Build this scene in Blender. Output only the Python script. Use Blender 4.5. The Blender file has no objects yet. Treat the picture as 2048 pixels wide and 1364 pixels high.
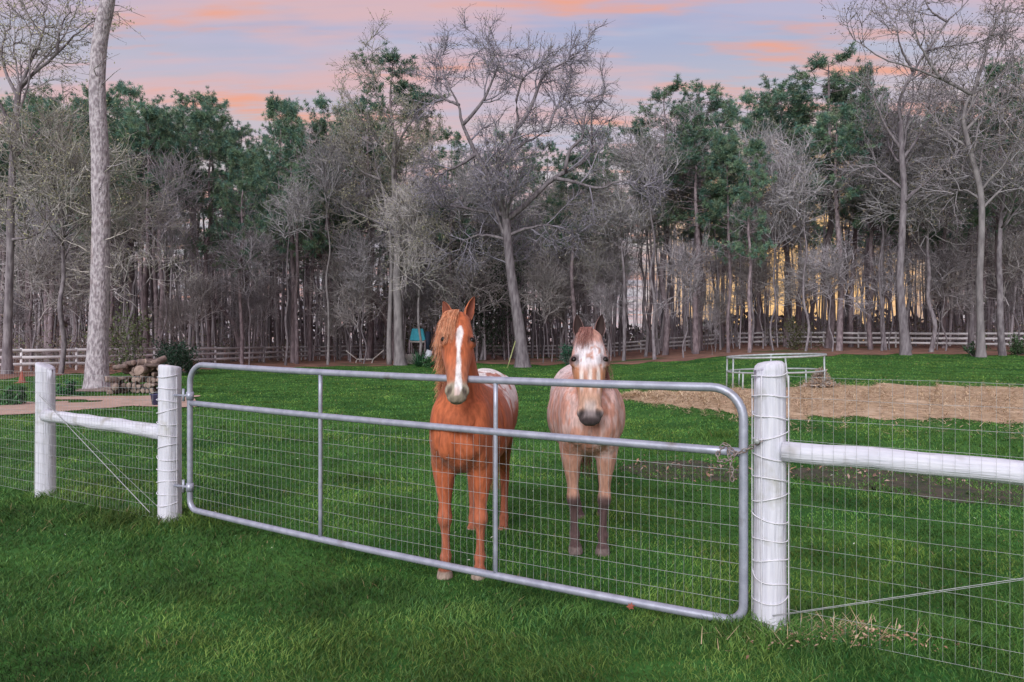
import bpy, math, random
import numpy as np
from mathutils import Matrix, Vector, Euler

R = math.radians
scene = bpy.context.scene
COL = scene.collection
rng = np.random.default_rng(11)
random.seed(11)

# ------------------------------------------------------------------ camera
CAM_Z = 1.62
F = 1400.0                                   # focal length in photograph pixels (2048 wide)
cam_data = bpy.data.cameras.new('camera')
cam_data.sensor_width = 36.0
cam_data.lens = 36.0 * F / 2048.0
cam_data.clip_start = 0.05
cam_data.clip_end = 2000.0
cam = bpy.data.objects.new('camera', cam_data)
COL.objects.link(cam)
cam.location = (0, 0, CAM_Z)
cam.rotation_euler = (R(90), 0, 0)
scene.camera = cam

# ------------------------------------------------------------------ exposure and sampling
scene.view_settings.view_transform = 'Standard'
scene.view_settings.look = 'None'
scene.view_settings.gamma = 1.0
scene.view_settings.exposure = 1.0
scene.render.engine = 'CYCLES'
cy = scene.cycles
cy.max_bounces = 4
cy.diffuse_bounces = 2
cy.glossy_bounces = 2
cy.transmission_bounces = 2
cy.transparent_max_bounces = 4
cy.caustics_reflective = False
cy.caustics_refractive = False
cy.use_denoising = True
cy.use_adaptive_sampling = True
cy.adaptive_threshold = 0.02

# ------------------------------------------------------------------ sky: dusk, streaked with pink and peach cloud
SUN_EL, SUN_AZ = 28.0, 200.0                 # soft top light, from behind the camera on the left
world = bpy.data.worlds.new('World')
scene.world = world
world.use_nodes = True
world.cycles.sampling_method = 'MANUAL'
world.cycles.sample_map_resolution = 256
def build_sky():
    nt = world.node_tree
    nt.nodes.clear()
    N = lambda t, **k: _mk(nt, t, **k)
    L = nt.links.new
    out = N('ShaderNodeOutputWorld'); bg = N('ShaderNodeBackground'); L(bg.outputs[0], out.inputs[0])
    tc = N('ShaderNodeTexCoord'); sep = N('ShaderNodeSeparateXYZ'); L(tc.outputs['Generated'], sep.inputs[0])
    sky = N('ShaderNodeTexSky'); sky.sky_type = 'NISHITA'; sky.sun_disc = False
    sky.sun_elevation = R(SUN_EL); sky.sun_rotation = R(SUN_AZ); sky.air_density = 1.0; sky.dust_density = 1.5
    skym = N('ShaderNodeVectorMath', operation='SCALE'); L(sky.outputs[0], skym.inputs[0]); skym.inputs['Scale'].default_value = 0.09
    # colour of the clear dusk air by height above the horizon
    grad = N('ShaderNodeValToRGB'); L(sep.outputs['Z'], grad.inputs[0])
    _ramp(grad, [(0.0, (.62, .60, .66)), (0.10, (.64, .62, .66)), (0.20, (.68, .60, .60)), (0.28, (.66, .57, .59)), (0.335, (.56, .54, .63)),
                 (0.385, (.46, .49, .67)), (0.45, (.37, .43, .70)), (0.6, (.35, .41, .68)), (1.0, (.36, .41, .64))])
    base = N('ShaderNodeMix', data_type='RGBA'); base.inputs['Factor'].default_value = 0.82
    L(skym.outputs[0], base.inputs['A']); L(grad.outputs[0], base.inputs['B'])
    # a flat layer of cloud overhead, seen in perspective
    za = N('ShaderNodeMath', operation='ADD'); L(sep.outputs['Z'], za.inputs[0]); za.inputs[1].default_value = 0.10
    zm = N('ShaderNodeMath', operation='MAXIMUM'); L(za.outputs[0], zm.inputs[0]); zm.inputs[1].default_value = 0.05
    dx = N('ShaderNodeMath', operation='DIVIDE'); L(sep.outputs['X'], dx.inputs[0]); L(zm.outputs[0], dx.inputs[1])
    dy = N('ShaderNodeMath', operation='DIVIDE'); L(sep.outputs['Y'], dy.inputs[0]); L(zm.outputs[0], dy.inputs[1])
    cb = N('ShaderNodeCombineXYZ'); L(dx.outputs[0], cb.inputs[0]); L(dy.outputs[0], cb.inputs[1])
    def cloud(scl, loc, lo, hi, dist=0.0, rot=8, detail=4.0):
        mp = N('ShaderNodeMapping'); mp.inputs['Scale'].default_value = scl; mp.inputs['Location'].default_value = loc
        mp.inputs['Rotation'].default_value = (0, 0, R(rot)); L(cb.outputs[0], mp.inputs[0])
        nz = N('ShaderNodeTexNoise'); nz.inputs['Scale'].default_value = 1.0; nz.inputs['Detail'].default_value = detail
        nz.inputs['Roughness'].default_value = 0.60; nz.inputs['Distortion'].default_value = dist; L(mp.outputs[0], nz.inputs[0])
        mr = N('ShaderNodeMapRange'); mr.interpolation_type = 'SMOOTHSTEP'; mr.inputs[1].default_value = lo; mr.inputs[2].default_value = hi
        L(nz.outputs[0], mr.inputs[0]); return mr.outputs[0]
    cur = base.outputs['Result']
    def over(fac, col, amount):
        nonlocal cur
        mu = N('ShaderNodeMath', operation='MULTIPLY'); L(fac, mu.inputs[0]); mu.inputs[1].default_value = amount
        mx = N('ShaderNodeMix', data_type='RGBA'); L(mu.outputs[0], mx.inputs['Factor']); L(cur, mx.inputs['A'])
        mx.inputs['B'].default_value = (*col, 1); cur = mx.outputs['Result']
    over(cloud((.7, 2.6, 1), (3.1, 0.4, 0), .42, .62, rot=5), (.55, .50, .64), .55)      # lavender veil
    over(cloud((.95, 4.0, 1), (1.7, 7.35, 0), .43, .64, rot=6), (.72, .47, .48), .82)     # pink bands
    over(cloud((1.3, 5.6, 1), (9.3, 4.2, 0), .50, .70, rot=4), (.88, .38, .24), .85)  # orange-lit edges
    over(cloud((.9, 4.0, 1), (6.2, 2.2, 0), .52, .70, rot=6), (.48, .53, .68), .6)        # pale blue gaps
    # where the sun went down behind the wood
    g = Vector((.40, 1.0, .10)).normalized()
    dt = N('ShaderNodeVectorMath', operation='DOT_PRODUCT'); L(tc.outputs['Generated'], dt.inputs[0]); dt.inputs[1].default_value = g
    mr = N('ShaderNodeMapRange'); mr.interpolation_type = 'SMOOTHERSTEP'; mr.inputs[1].default_value = .974; mr.inputs[2].default_value = 1.0
    L(dt.outputs['Value'], mr.inputs[0])
    over(mr.outputs[0], (1.10, .66, .26), .92)
    L(cur, bg.inputs['Color']); bg.inputs['Strength'].default_value = 0.51
def _mk(nt, t, **k):
    n = nt.nodes.new(t)
    for a, v in k.items(): setattr(n, a, v)
    return n
def _ramp(node, stops):
    cr = node.color_ramp
    while len(cr.elements) > 1: cr.elements.remove(cr.elements[-1])
    cr.elements[0].position = stops[0][0]; cr.elements[0].color = (*stops[0][1], 1)
    for p, c in stops[1:]:
        e = cr.elements.new(p); e.color = (*c, 1)
build_sky()

sun = bpy.data.lights.new('sun', 'SUN')
sun.energy = 1.5
sun.angle = R(40)
sun.color = (.955, .965, 1.0)
sun_ob = bpy.data.objects.new('sun', sun)
COL.objects.link(sun_ob)
_az = R(SUN_AZ)
_d = Vector((math.sin(_az) * math.cos(R(SUN_EL)), math.cos(_az) * math.cos(R(SUN_EL)), math.sin(R(SUN_EL))))
sun_ob.rotation_euler = (-_d).to_track_quat('-Z', 'Y').to_euler()
sun_ob.location = _d * 60

# ------------------------------------------------------------------ helpers
def smooth(a, b, x):
    t = np.clip((np.asarray(x, float) - a) / (b - a), 0, 1)
    return t * t * (3 - 2 * t)

_perm = np.random.default_rng(5).random((64, 64, 64))
def vnoise(p, scale=1.0):
    """value noise 0..1 on points (n,3) or (n,2)"""
    p = np.asarray(p, float) * scale
    if p.shape[-1] == 2: p = np.concatenate([p, np.zeros(p.shape[:-1] + (1,))], -1)
    i = np.floor(p).astype(int); f = p - i; f = f * f * (3 - 2 * f)
    r = 0
    for dx in (0, 1):
        for dy in (0, 1):
            for dz in (0, 1):
                w = (f[..., 0] if dx else 1 - f[..., 0]) * (f[..., 1] if dy else 1 - f[..., 1]) * (f[..., 2] if dz else 1 - f[..., 2])
                r = r + w * _perm[(i[..., 0] + dx) & 63, (i[..., 1] + dy) & 63, (i[..., 2] + dz) & 63]
    return r
def fbm(p, scale=1.0, oct=4):
    a, r, t = 1.0, 0, 0
    for k in range(oct):
        r = r + a * vnoise(np.asarray(p) + 17.3 * k, scale * 2 ** k); t += a; a *= .5
    return r / t

def gz(x, y):
    """height of the ground"""
    x = np.asarray(x, float); y = np.asarray(y, float)
    q = x / np.maximum(y, 1.0)
    z = smooth(.05, .40, q) * .025 * np.clip(y - 9, 0, 60)
    z = z + .14 * np.exp(-((x - 1.65) / .75) ** 2 - ((y - 3.55) / .55) ** 2)
    z = z - .065 * np.exp(-((x + .35) ** 2 + (y - 5.0) ** 2) / 1.0)
    z = z + .03 * np.exp(-((x + 3.6) / 1.6) ** 2 - ((y - 6.0) / .7) ** 2)
    z = z + (fbm(np.stack([x, y], -1), .35, 3) - .5) * .06 * smooth(2, 9, y)
    return z
def gzf(x, y): return float(gz(np.array([x]), np.array([y]))[0])
def atx(px, d): return (px - 1024.0) * d / F
def atz(py, d): return CAM_Z - (py - 682.0) * d / F
def ground_hit(px, py):
    d = 20.0
    for _ in range(60):
        d = .5 * d + .5 * np.clip(F * (CAM_Z - gzf(atx(px, d), d)) / max(py - 682.0, 4.0), 2, 150)
    return np.array([atx(px, d), d])

def make_mesh(name, verts, faces, smooth_shade=False, col=None, mats=(), midx=None):
    """verts (n,3); faces: list of int arrays (m,3) / (m,4)"""
    me = bpy.data.meshes.new(name)
    verts = np.asarray(verts, np.float32)
    faces = [np.asarray(f, np.int32) for f in faces if len(f)]
    nl = sum(f.size for f in faces); nf = sum(len(f) for f in faces)
    me.vertices.add(len(verts)); me.vertices.foreach_set('co', verts.ravel())
    me.loops.add(nl); me.loops.foreach_set('vertex_index', np.concatenate([f.ravel() for f in faces]))
    tot = np.concatenate([np.full(len(f), f.shape[1], np.int32) for f in faces])
    st = np.concatenate([[0], np.cumsum(tot)[:-1]]).astype(np.int32)
    me.polygons.add(nf); me.polygons.foreach_set('loop_start', st); me.polygons.foreach_set('loop_total', tot)
    if smooth_shade: me.polygons.foreach_set('use_smooth', np.ones(nf, bool))
    for m in mats: me.materials.append(m)
    if midx is not None: me.polygons.foreach_set('material_index', np.asarray(midx, np.int32))
    if col is not None:
        at = me.color_attributes.new('col', 'FLOAT_COLOR', 'POINT')
        c = np.ones((len(verts), 4), np.float32); c[:, :3] = col
        at.data.foreach_set('color', c.ravel())
    me.update(calc_edges=True); me.validate()
    return me
def obj(name, me, parent=None, loc=None):
    o = bpy.data.objects.new(name, me); COL.objects.link(o)
    if loc is not None: o.location = loc
    if parent is not None: o.parent = parent
    return o
def empty(name, loc=(0, 0, 0)):
    o = bpy.data.objects.new(name, None); COL.objects.link(o); o.location = loc; o.empty_display_size = .2
    return o
def tag(o, label=None, cat=None, group=None, kind=None):
    if label: o['label'] = label
    if cat: o['category'] = cat
    if group: o['group'] = group
    if kind: o['kind'] = kind
    return o

class MB:
    """collects pieces into one mesh"""
    def __init__(s): s.v = []; s.f3 = []; s.f4 = []; s.c = []; s.n = 0
    def add(s, v, f3=None, f4=None, col=None):
        v = np.asarray(v, float).reshape(-1, 3)
        if f3 is not None and len(f3): s.f3.append(np.asarray(f3) + s.n)
        if f4 is not None and len(f4): s.f4.append(np.asarray(f4) + s.n)
        s.v.append(v); s.n += len(v)
        if col is not None: s.c.append(np.broadcast_to(np.asarray(col, float), v.shape).copy())
    def mesh(s, name, mat, smooth_shade=False):
        f = []
        if s.f3: f.append(np.concatenate(s.f3))
        if s.f4: f.append(np.concatenate(s.f4))
        return make_mesh(name, np.concatenate(s.v), f, smooth_shade, np.concatenate(s.c) if s.c else None, [mat])
    def build(s, name, mat, parent=None, smooth_shade=False, loc=None):
        return obj(name, s.mesh(name, mat, smooth_shade), parent, loc)

def norm(v): return v / np.maximum(np.linalg.norm(v, axis=-1, keepdims=True), 1e-9)
def tubes(pts, rad, S=6, cap=True):
    """many tubes at once: pts (n,K,3), rad (n,K) -> verts, quads, tris"""
    pts = np.asarray(pts, float); rad = np.asarray(rad, float)
    n, K, _ = pts.shape
    t = norm(np.gradient(pts, axis=1))
    ref = np.where(np.abs(t[:, :1, 2:3]) > .8, np.array([1.0, 0, 0]), np.array([0, 0, 1.0]))
    ref = np.broadcast_to(ref, t.shape)
    u = norm(np.cross(t, ref)); w = np.cross(t, u)
    a = np.arange(S) * 2 * np.pi / S
    v = pts[:, :, None] + rad[:, :, None, None] * (np.cos(a)[:, None] * u[:, :, None] + np.sin(a)[:, None] * w[:, :, None])
    v = v.reshape(-1, 3)
    b = (np.arange(n) * K * S)[:, None, None]; k = (np.arange(K - 1) * S)[None, :, None]; j = np.arange(S)[None, None, :]; j2 = (j + 1) % S
    q = np.stack([b + k + j, b + k + S + j, b + k + S + j2, b + k + j2], -1).reshape(-1, 4)
    tr = np.zeros((0, 3), int)
    if cap and S >= 3:
        ca = []
        for base, flip in ((0, False), ((K - 1) * S, True)):
            for i in range(1, S - 1):
                x = np.stack([b[:, 0, 0] + base, b[:, 0, 0] + base + i, b[:, 0, 0] + base + i + 1], -1)
                ca.append(x[:, ::-1] if flip else x)
        tr = np.concatenate(ca)
    return v, q, tr
def add_tube(mb, path, r, S=8, col=None, cap=True):
    path = np.asarray(path, float); r = np.broadcast_to(np.asarray(r, float), (len(path),))
    v, q, t = tubes(path[None], r[None], S, cap); mb.add(v, t, q, col)
def add_box(mb, lo, hi, rot=0.0, col=None, M4=None):
    lo = np.array(lo, float); hi = np.array(hi, float)
    v = np.array([[(lo, hi)[i][0], (lo, hi)[j][1], (lo, hi)[k][2]] for i in (0, 1) for j in (0, 1) for k in (0, 1)])
    if rot: v = v @ np.array([[math.cos(rot), math.sin(rot), 0], [-math.sin(rot), math.cos(rot), 0], [0, 0, 1]])
    if M4 is not None: v = v @ np.array(M4)[:3, :3].T + np.array(M4)[:3, 3]
    mb.add(v, None, [[0, 1, 3, 2], [4, 6, 7, 5], [0, 4, 5, 1], [2, 3, 7, 6], [0, 2, 6, 4], [1, 5, 7, 3]], col)
def catmull(P, sub):
    P = np.asarray(P, float); n = len(P); out = []
    for i in range(n - 1):
        p0, p1, p2, p3 = P[max(i - 1, 0)], P[i], P[i + 1], P[min(i + 2, n - 1)]
        for k in range(sub):
            t = k / sub
            out.append(.5 * (2 * p1 + (p2 - p0) * t + (2 * p0 - 5 * p1 + 4 * p2 - p3) * t * t + (3 * p1 - p0 - 3 * p2 + p3) * t ** 3))
    out.append(P[-1]); return np.array(out)

# ------------------------------------------------------------------ materials (all procedural)
def mat(name, c1=(.5, .5, .5), c2=None, scale=6.0, stretch=(1, 1, 1), along=None, rough=.85, bump=0.0, bscale=None, bdist=.02, attr=False, vary=.25,
        metal=0.0, spec=.3, lo=.35, hi=.65, translucent=0.0, detail=3.0, c3=None, c3scale=1.0, c3lo=.55, c3hi=.7, sheen=0.0, island=False):
    m = bpy.data.materials.new(name); m.use_nodes = True
    nt = m.node_tree; nt.nodes.clear(); L = nt.links.new; N = lambda t, **k: _mk(nt, t, **k)
    out = N('ShaderNodeOutputMaterial'); bs = N('ShaderNodeBsdfPrincipled')
    bs.inputs['Roughness'].default_value = rough; bs.inputs['Metallic'].default_value = metal
    bs.inputs['Specular IOR Level'].default_value = spec
    if sheen: bs.inputs['Sheen Weight'].default_value = sheen
    tc = N('ShaderNodeTexCoord'); mp = N('ShaderNodeMapping'); mp.inputs['Scale'].default_value = stretch
    if along is not None: mp.vector_type = 'TEXTURE'; mp.inputs['Rotation'].default_value = (0, 0, along); mp.inputs['Scale'].default_value = tuple(1 / s_ for s_ in stretch)
    L(tc.outputs['Object'], mp.inputs[0])
    nz = N('ShaderNodeTexNoise'); nz.inputs['Scale'].default_value = scale; nz.inputs['Detail'].default_value = detail; L(mp.outputs[0], nz.inputs[0])
    mr = N('ShaderNodeMapRange'); mr.inputs[1].default_value = lo; mr.inputs[2].default_value = hi; L(nz.outputs[0], mr.inputs[0])
    if attr and vary == 0:
        colo = N('ShaderNodeAttribute', attribute_name='col').outputs['Color']
    elif attr:
        at = N('ShaderNodeAttribute', attribute_name='col')
        ml = N('ShaderNodeMapRange'); ml.inputs[3].default_value = 1 - vary; ml.inputs[4].default_value = 1 + vary; L(mr.outputs[0], ml.inputs[0])
        sc = N('ShaderNodeVectorMath', operation='SCALE'); L(at.outputs['Color'], sc.inputs[0]); L(ml.outputs[0], sc.inputs['Scale'])
        colo = sc.outputs[0]
    else:
        mx = N('ShaderNodeMix', data_type='RGBA'); L(mr.outputs[0], mx.inputs['Factor'])
        mx.inputs['A'].default_value = (*c1, 1); mx.inputs['B'].default_value = (*(c2 or tuple(x * .7 for x in c1)), 1)
        colo = mx.outputs['Result']
    if c3 is not None:
        n3 = N('ShaderNodeTexNoise'); n3.inputs['Scale'].default_value = c3scale; n3.inputs['Detail'].default_value = 3; L(tc.outputs['Object'], n3.inputs[0])
        m3 = N('ShaderNodeMapRange'); m3.inputs[1].default_value = c3lo; m3.inputs[2].default_value = c3hi; L(n3.outputs[0], m3.inputs[0])
        x3 = N('ShaderNodeMix', data_type='RGBA'); L(m3.outputs[0], x3.inputs['Factor']); L(colo, x3.inputs['A']); x3.inputs['B'].default_value = (*c3, 1)
        colo = x3.outputs['Result']
    if island:
        gi = N('ShaderNodeObjectInfo'); m4 = N('ShaderNodeMapRange'); m4.inputs[3].default_value = .95; m4.inputs[4].default_value = 1.55
        L(gi.outputs['Random'], m4.inputs[0]); s4 = N('ShaderNodeVectorMath', operation='SCALE'); L(colo, s4.inputs[0]); L(m4.outputs[0], s4.inputs['Scale']); colo = s4.outputs[0]
    L(colo, bs.inputs['Base Color'])
    if bump:
        if bscale: 
            nb = N('ShaderNodeTexNoise'); nb.inputs['Scale'].default_value = bscale; nb.inputs['Detail'].default_value = 3; L(mp.outputs[0], nb.inputs[0]); hsrc = nb.outputs[0]
        else: hsrc = nz.outputs[0]
        bp = N('ShaderNodeBump'); bp.inputs['Strength'].default_value = bump; bp.inputs['Distance'].default_value = bdist
        L(hsrc, bp.inputs['Height']); L(bp.outputs[0], bs.inputs['Normal'])
    if translucent:
        tr = N('ShaderNodeBsdfTranslucent'); L(colo, tr.inputs[0]); ms = N('ShaderNodeMixShader'); ms.inputs[0].default_value = translucent
        L(bs.outputs[0], ms.inputs[1]); L(tr.outputs[0], ms.inputs[2]); L(ms.outputs[0], out.inputs[0])
    else: L(bs.outputs[0], out.inputs[0])
    return m
# ------------------------------------------------------------------ ground
M_LAWN = mat('lawn_turf', (.036, .125, .026), (.070, .185, .040), scale=1.3, rough=.95, bump=.6, bscale=9.0, bdist=.06, c3=(.018, .085, .020), c3scale=.33, c3lo=.48, c3hi=.68, spec=.1)
M_FLOOR = mat('pine_straw_floor', (.34, .185, .135), (.19, .115, .09), scale=1.1, rough=.95, bump=.8, bscale=5, bdist=.08, c3=(.07, .10, .04), c3scale=.12, c3lo=.56, c3hi=.66, spec=.1)
M_PATH = mat('sandy_path', (.58, .41, .33), (.46, .33, .26), scale=2.5, rough=.95, bump=.5, bscale=18, bdist=.03, spec=.1)
M_STRAW = mat('trampled_straw', (.60, .45, .29), (.40, .29, .19), scale=5.0, rough=.9, bump=.8, bscale=16, bdist=.05, c3=(.70, .55, .38), c3scale=1.8, spec=.1)
M_STRAND = mat('straw_strands', attr=True, rough=.7, vary=0)
M_EARTH = mat('bare_earth', (.10, .085, .06), (.045, .06, .032), scale=4, rough=.8, bump=.8, bscale=14, bdist=.04)
M_GRASS = mat('grass_blades', attr=True, rough=.6, vary=0, translucent=.25, spec=.2)
M_LITTER = mat('dead_leaves', attr=True, rough=.8, vary=0)

def sheet(name, xs_fn, us, vs, lift, mat_, kind='structure'):
    """grid sheet: xs_fn(u,v)->(x,y), laid on the ground"""
    U, V = np.meshgrid(us, vs, indexing='ij')
    x, y = xs_fn(U, V); z = gz(x, y) + (lift(U, V, x, y) if callable(lift) else lift)
    n, m = U.shape; idx = np.arange(n * m).reshape(n, m)
    q = np.stack([idx[:-1, :-1], idx[1:, :-1], idx[1:, 1:], idx[:-1, 1:]], -1).reshape(-1, 4)
    me = make_mesh(name, np.stack([x, y, z], -1).reshape(-1, 3), [q], True, None, [mat_])
    return tag(obj(name, me), kind=kind)

ys = np.concatenate([np.linspace(-60, -2, 12), np.linspace(-1, 12, 66), np.linspace(12.5, 70, 70), np.linspace(75, 400, 26)])
xs = np.concatenate([np.linspace(-400, -45, 18), np.linspace(-40, -8, 34), np.linspace(-7.5, 7.5, 76), np.linspace(8, 40, 34), np.linspace(45, 400, 18)])
tag(sheet('lawn', lambda u, v: (u, v), xs, ys, 0.0, M_LAWN), 'green mown paddock lawn', kind='structure')

EDGE_Q = np.array([-1.6, -.75, -.6, -.4, -.3, -.2, -.12, 0, .1, .17, .3, .42, .6, .8, 1.6])
EDGE_D = np.array([22, 30, 34, 41, 43, 44, 52, 49, 47, 42, 41, 40, 42, 41, 34])
def edge(q):
    q = np.asarray(q, float)
    return np.interp(q, EDGE_Q, EDGE_D) + (fbm(np.stack([q * 40, q * 0 + 3], -1), 1.0, 3) - .5) * 7
qs = np.linspace(-1.6, 1.6, 330); ts = np.concatenate([np.linspace(0, 1, 34) ** 1.6 * 60, [90, 140, 250]])
sheet('forest_floor', lambda u, v: (u * (edge(u) + v), edge(u) + v), qs, ts, lambda u, v, x, y: .012 + .05 * smooth(0, 2, v) + .10 * smooth(1, 6, v) * (fbm(np.stack([x, y], -1), .5, 3) - .3), M_FLOOR)

def ribbon(name, pix, widths, lift, mat_, n=90):
    c = catmull([ground_hit(*p) for p in pix], 12); w = np.interp(np.linspace(0, 1, len(c)), np.linspace(0, 1, len(widths)), widths)
    t = norm(np.gradient(c, axis=0)); nn = np.stack([-t[:, 1], t[:, 0]], -1)
    k = np.arange(len(c)); wl = w * (.75 + .7 * fbm(np.stack([k * .35, k * 0 + 1], -1), 1, 3)); wr = w * (.75 + .7 * fbm(np.stack([k * .35, k * 0 + 9], -1), 1, 3))
    A = c + nn * wl[:, None] * .5; B = c - nn * wr[:, None] * .5
    us = np.arange(len(c)); vs = np.linspace(0, 1, 9)
    f = lambda U, V: tuple((A[U.astype(int)] * (1 - V[..., None]) + B[U.astype(int)] * V[..., None])[..., i] for i in (0, 1))
    return sheet(name, f, us, vs, lambda u, v, x, y: lift + .02 * np.sin(np.pi * v), mat_), A, B
_, PA, PB = ribbon('sandy_path', [(-260, 826), (-60, 818), (120, 815), (250, 806), (330, 796), (375, 794), (400, 793)], [3.0, 2.9, 2.5, 1.8, 1.5, .8, .3], .02, M_PATH)
ribbon('sandy_path', [(90, 797), (200, 797), (290, 800), (345, 810), (420, 812)], [.6, 1.2, 1.7, 1.5, .6], .026, M_PATH)

# straw spread round the feeder on the right
near = [(1236, 796), (1300, 806), (1420, 820), (1520, 832), (1700, 838), (1900, 840), (2080, 846), (2400, 850)]
far = [(1236, 790), (1300, 784), (1420, 781), (1520, 776), (1700, 771), (1900, 772), (2080, 776), (2400, 780)]
NE = catmull([ground_hit(*p) for p in near], 14); FE = catmull([ground_hit(*p) for p in far], 14)
kk = np.arange(len(NE))
NE[:, 1] += (fbm(np.stack([kk * .5, kk * 0], -1), 1, 3) - .5) * 1.6
FE[:, 1] += (fbm(np.stack([kk * .4, kk * 0 + 5], -1), 1, 3) - .5) * 2.6
def straw_xy(U, V):
    i = np.clip(np.floor(U).astype(int), 0, len(NE) - 2); f = (U - i)[..., None]
    P = (NE[i] * (1 - f) + NE[i + 1] * f) * (1 - V[..., None]) + (FE[i] * (1 - f) + FE[i + 1] * f) * V[..., None]
    return P[..., 0], P[..., 1]
def straw_lift(u, v, x, y):
    m = np.sin(np.pi * np.clip(v, 0, 1)) * smooth(0, 6, u)
    return .008 + m * (.015 + .11 * (fbm(np.stack([x, y], -1), 1.3, 4) - .2)) + .10 * np.exp(-((x - 9.0) / .9) ** 2 - ((y - 19.7) / .8) ** 2)
sheet('straw_covered_ground', straw_xy, np.linspace(0, len(NE) - 1.001, 190), np.linspace(0, 1, 46), straw_lift, M_STRAW)
n = 34000
u = rng.random(n) * (len(NE) - 1.01); v = np.clip(.5 + rng.normal(0, .29, n), -.22, 1.2)
x, y = straw_xy(u, v); z = gz(x, y) + straw_lift(u, v, x, y) + .008
a = rng.random(n) * 2 * np.pi; ln = .05 + .13 * rng.random(n); up = rng.normal(0, .22, n)
d = np.stack([np.cos(a), np.sin(a), np.abs(up)], -1) * ln[:, None]; w = np.stack([-np.sin(a), np.cos(a), 0 * a], -1) * (.004 + .004 * rng.random(n))[:, None]
p = np.stack([x, y, z], -1)
vv = np.stack([p - w, p + w, p + d + w * .4, p + d - w * .4], 1).reshape(-1, 3)
pal = np.array([(.66, .50, .30), (.56, .41, .25), (.74, .60, .40), (.36, .25, .16), (.60, .43, .29)])
cc = np.repeat(pal[rng.integers(0, 5, n)] * (.8 + .4 * rng.random((n, 1))), 4, 0)
tag(obj('straw', make_mesh('straw', vv, [np.arange(4 * n).reshape(-1, 4)], False, cc, [M_STRAND])), 'loose pale straw strewn round the metal feeder', 'straw', kind='stuff')

# trodden bare earth behind the gate
def blob_patch(name, pix_near, pix_far, lift, mat_):
    a = catmull([ground_hit(*p) for p in pix_near], 12); b = catmull([ground_hit(*p) for p in pix_far], 12)
    k = np.arange(len(a)); a[:, 1] += (fbm(np.stack([k * .6, k * 0], -1), 1, 3) - .5) * .5; b[:, 1] += (fbm(np.stack([k * .6, k * 0 + 4], -1), 1, 3) - .5) * .5
    f = lambda U, V: tuple((a[U.astype(int)] * (1 - V[..., None]) + b[U.astype(int)] * V[..., None])[..., i] for i in (0, 1))
    sheet(name, f, np.arange(len(a)), np.linspace(0, 1, 12), lambda u, v, x, y: lift + .008 * (fbm(np.stack([x, y], -1), 5, 3) - .5), mat_)
    return a, b
EARTH = [blob_patch('bare_earth', [(1235, 938), (1290, 955), (1380, 962), (1470, 958), (1500, 950)], [(1235, 932), (1290, 925), (1380, 922), (1470, 935), (1500, 946)], .005, M_EARTH),
         blob_patch('bare_earth', [(1540, 952), (1650, 968), (1800, 990), (1950, 1004), (2150, 1014), (2300, 1010)], [(1540, 942), (1650, 935), (1800, 944), (1950, 958), (2150, 976), (2300, 1000)], .005, M_EARTH)]

# ------------------------------------------------------------------ grass
def in_patch(x, y):
    m = np.zeros(len(x), bool)
    for A, B in ((NE, FE), (PA, PB)):
        ax = A if A[0, 0] < A[-1, 0] else A[::-1]; bx = B if B[0, 0] < B[-1, 0] else B[::-1]
        lo = np.interp(x, ax[:, 0], ax[:, 1]); hi = np.interp(x, bx[:, 0], bx[:, 1]); lo, hi = np.minimum(lo, hi), np.maximum(lo, hi)
        m |= (x > ax[0, 0]) & (x < ax[-1, 0]) & (y > lo + .12) & (y < hi - .12)
    thin = np.zeros(len(x), bool)
    for A, B in EARTH:
        lo = np.interp(x, A[:, 0], A[:, 1]); hi = np.interp(x, B[:, 0], B[:, 1])
        thin |= (x > A[0, 0]) & (x < A[-1, 0]) & (y > lo + .05) & (y < hi - .05)
    return m | (thin & (rng.random(len(x)) < .85 * smooth(.40, .62, fbm(np.stack([x, y], -1), 2.2, 3))))
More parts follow.
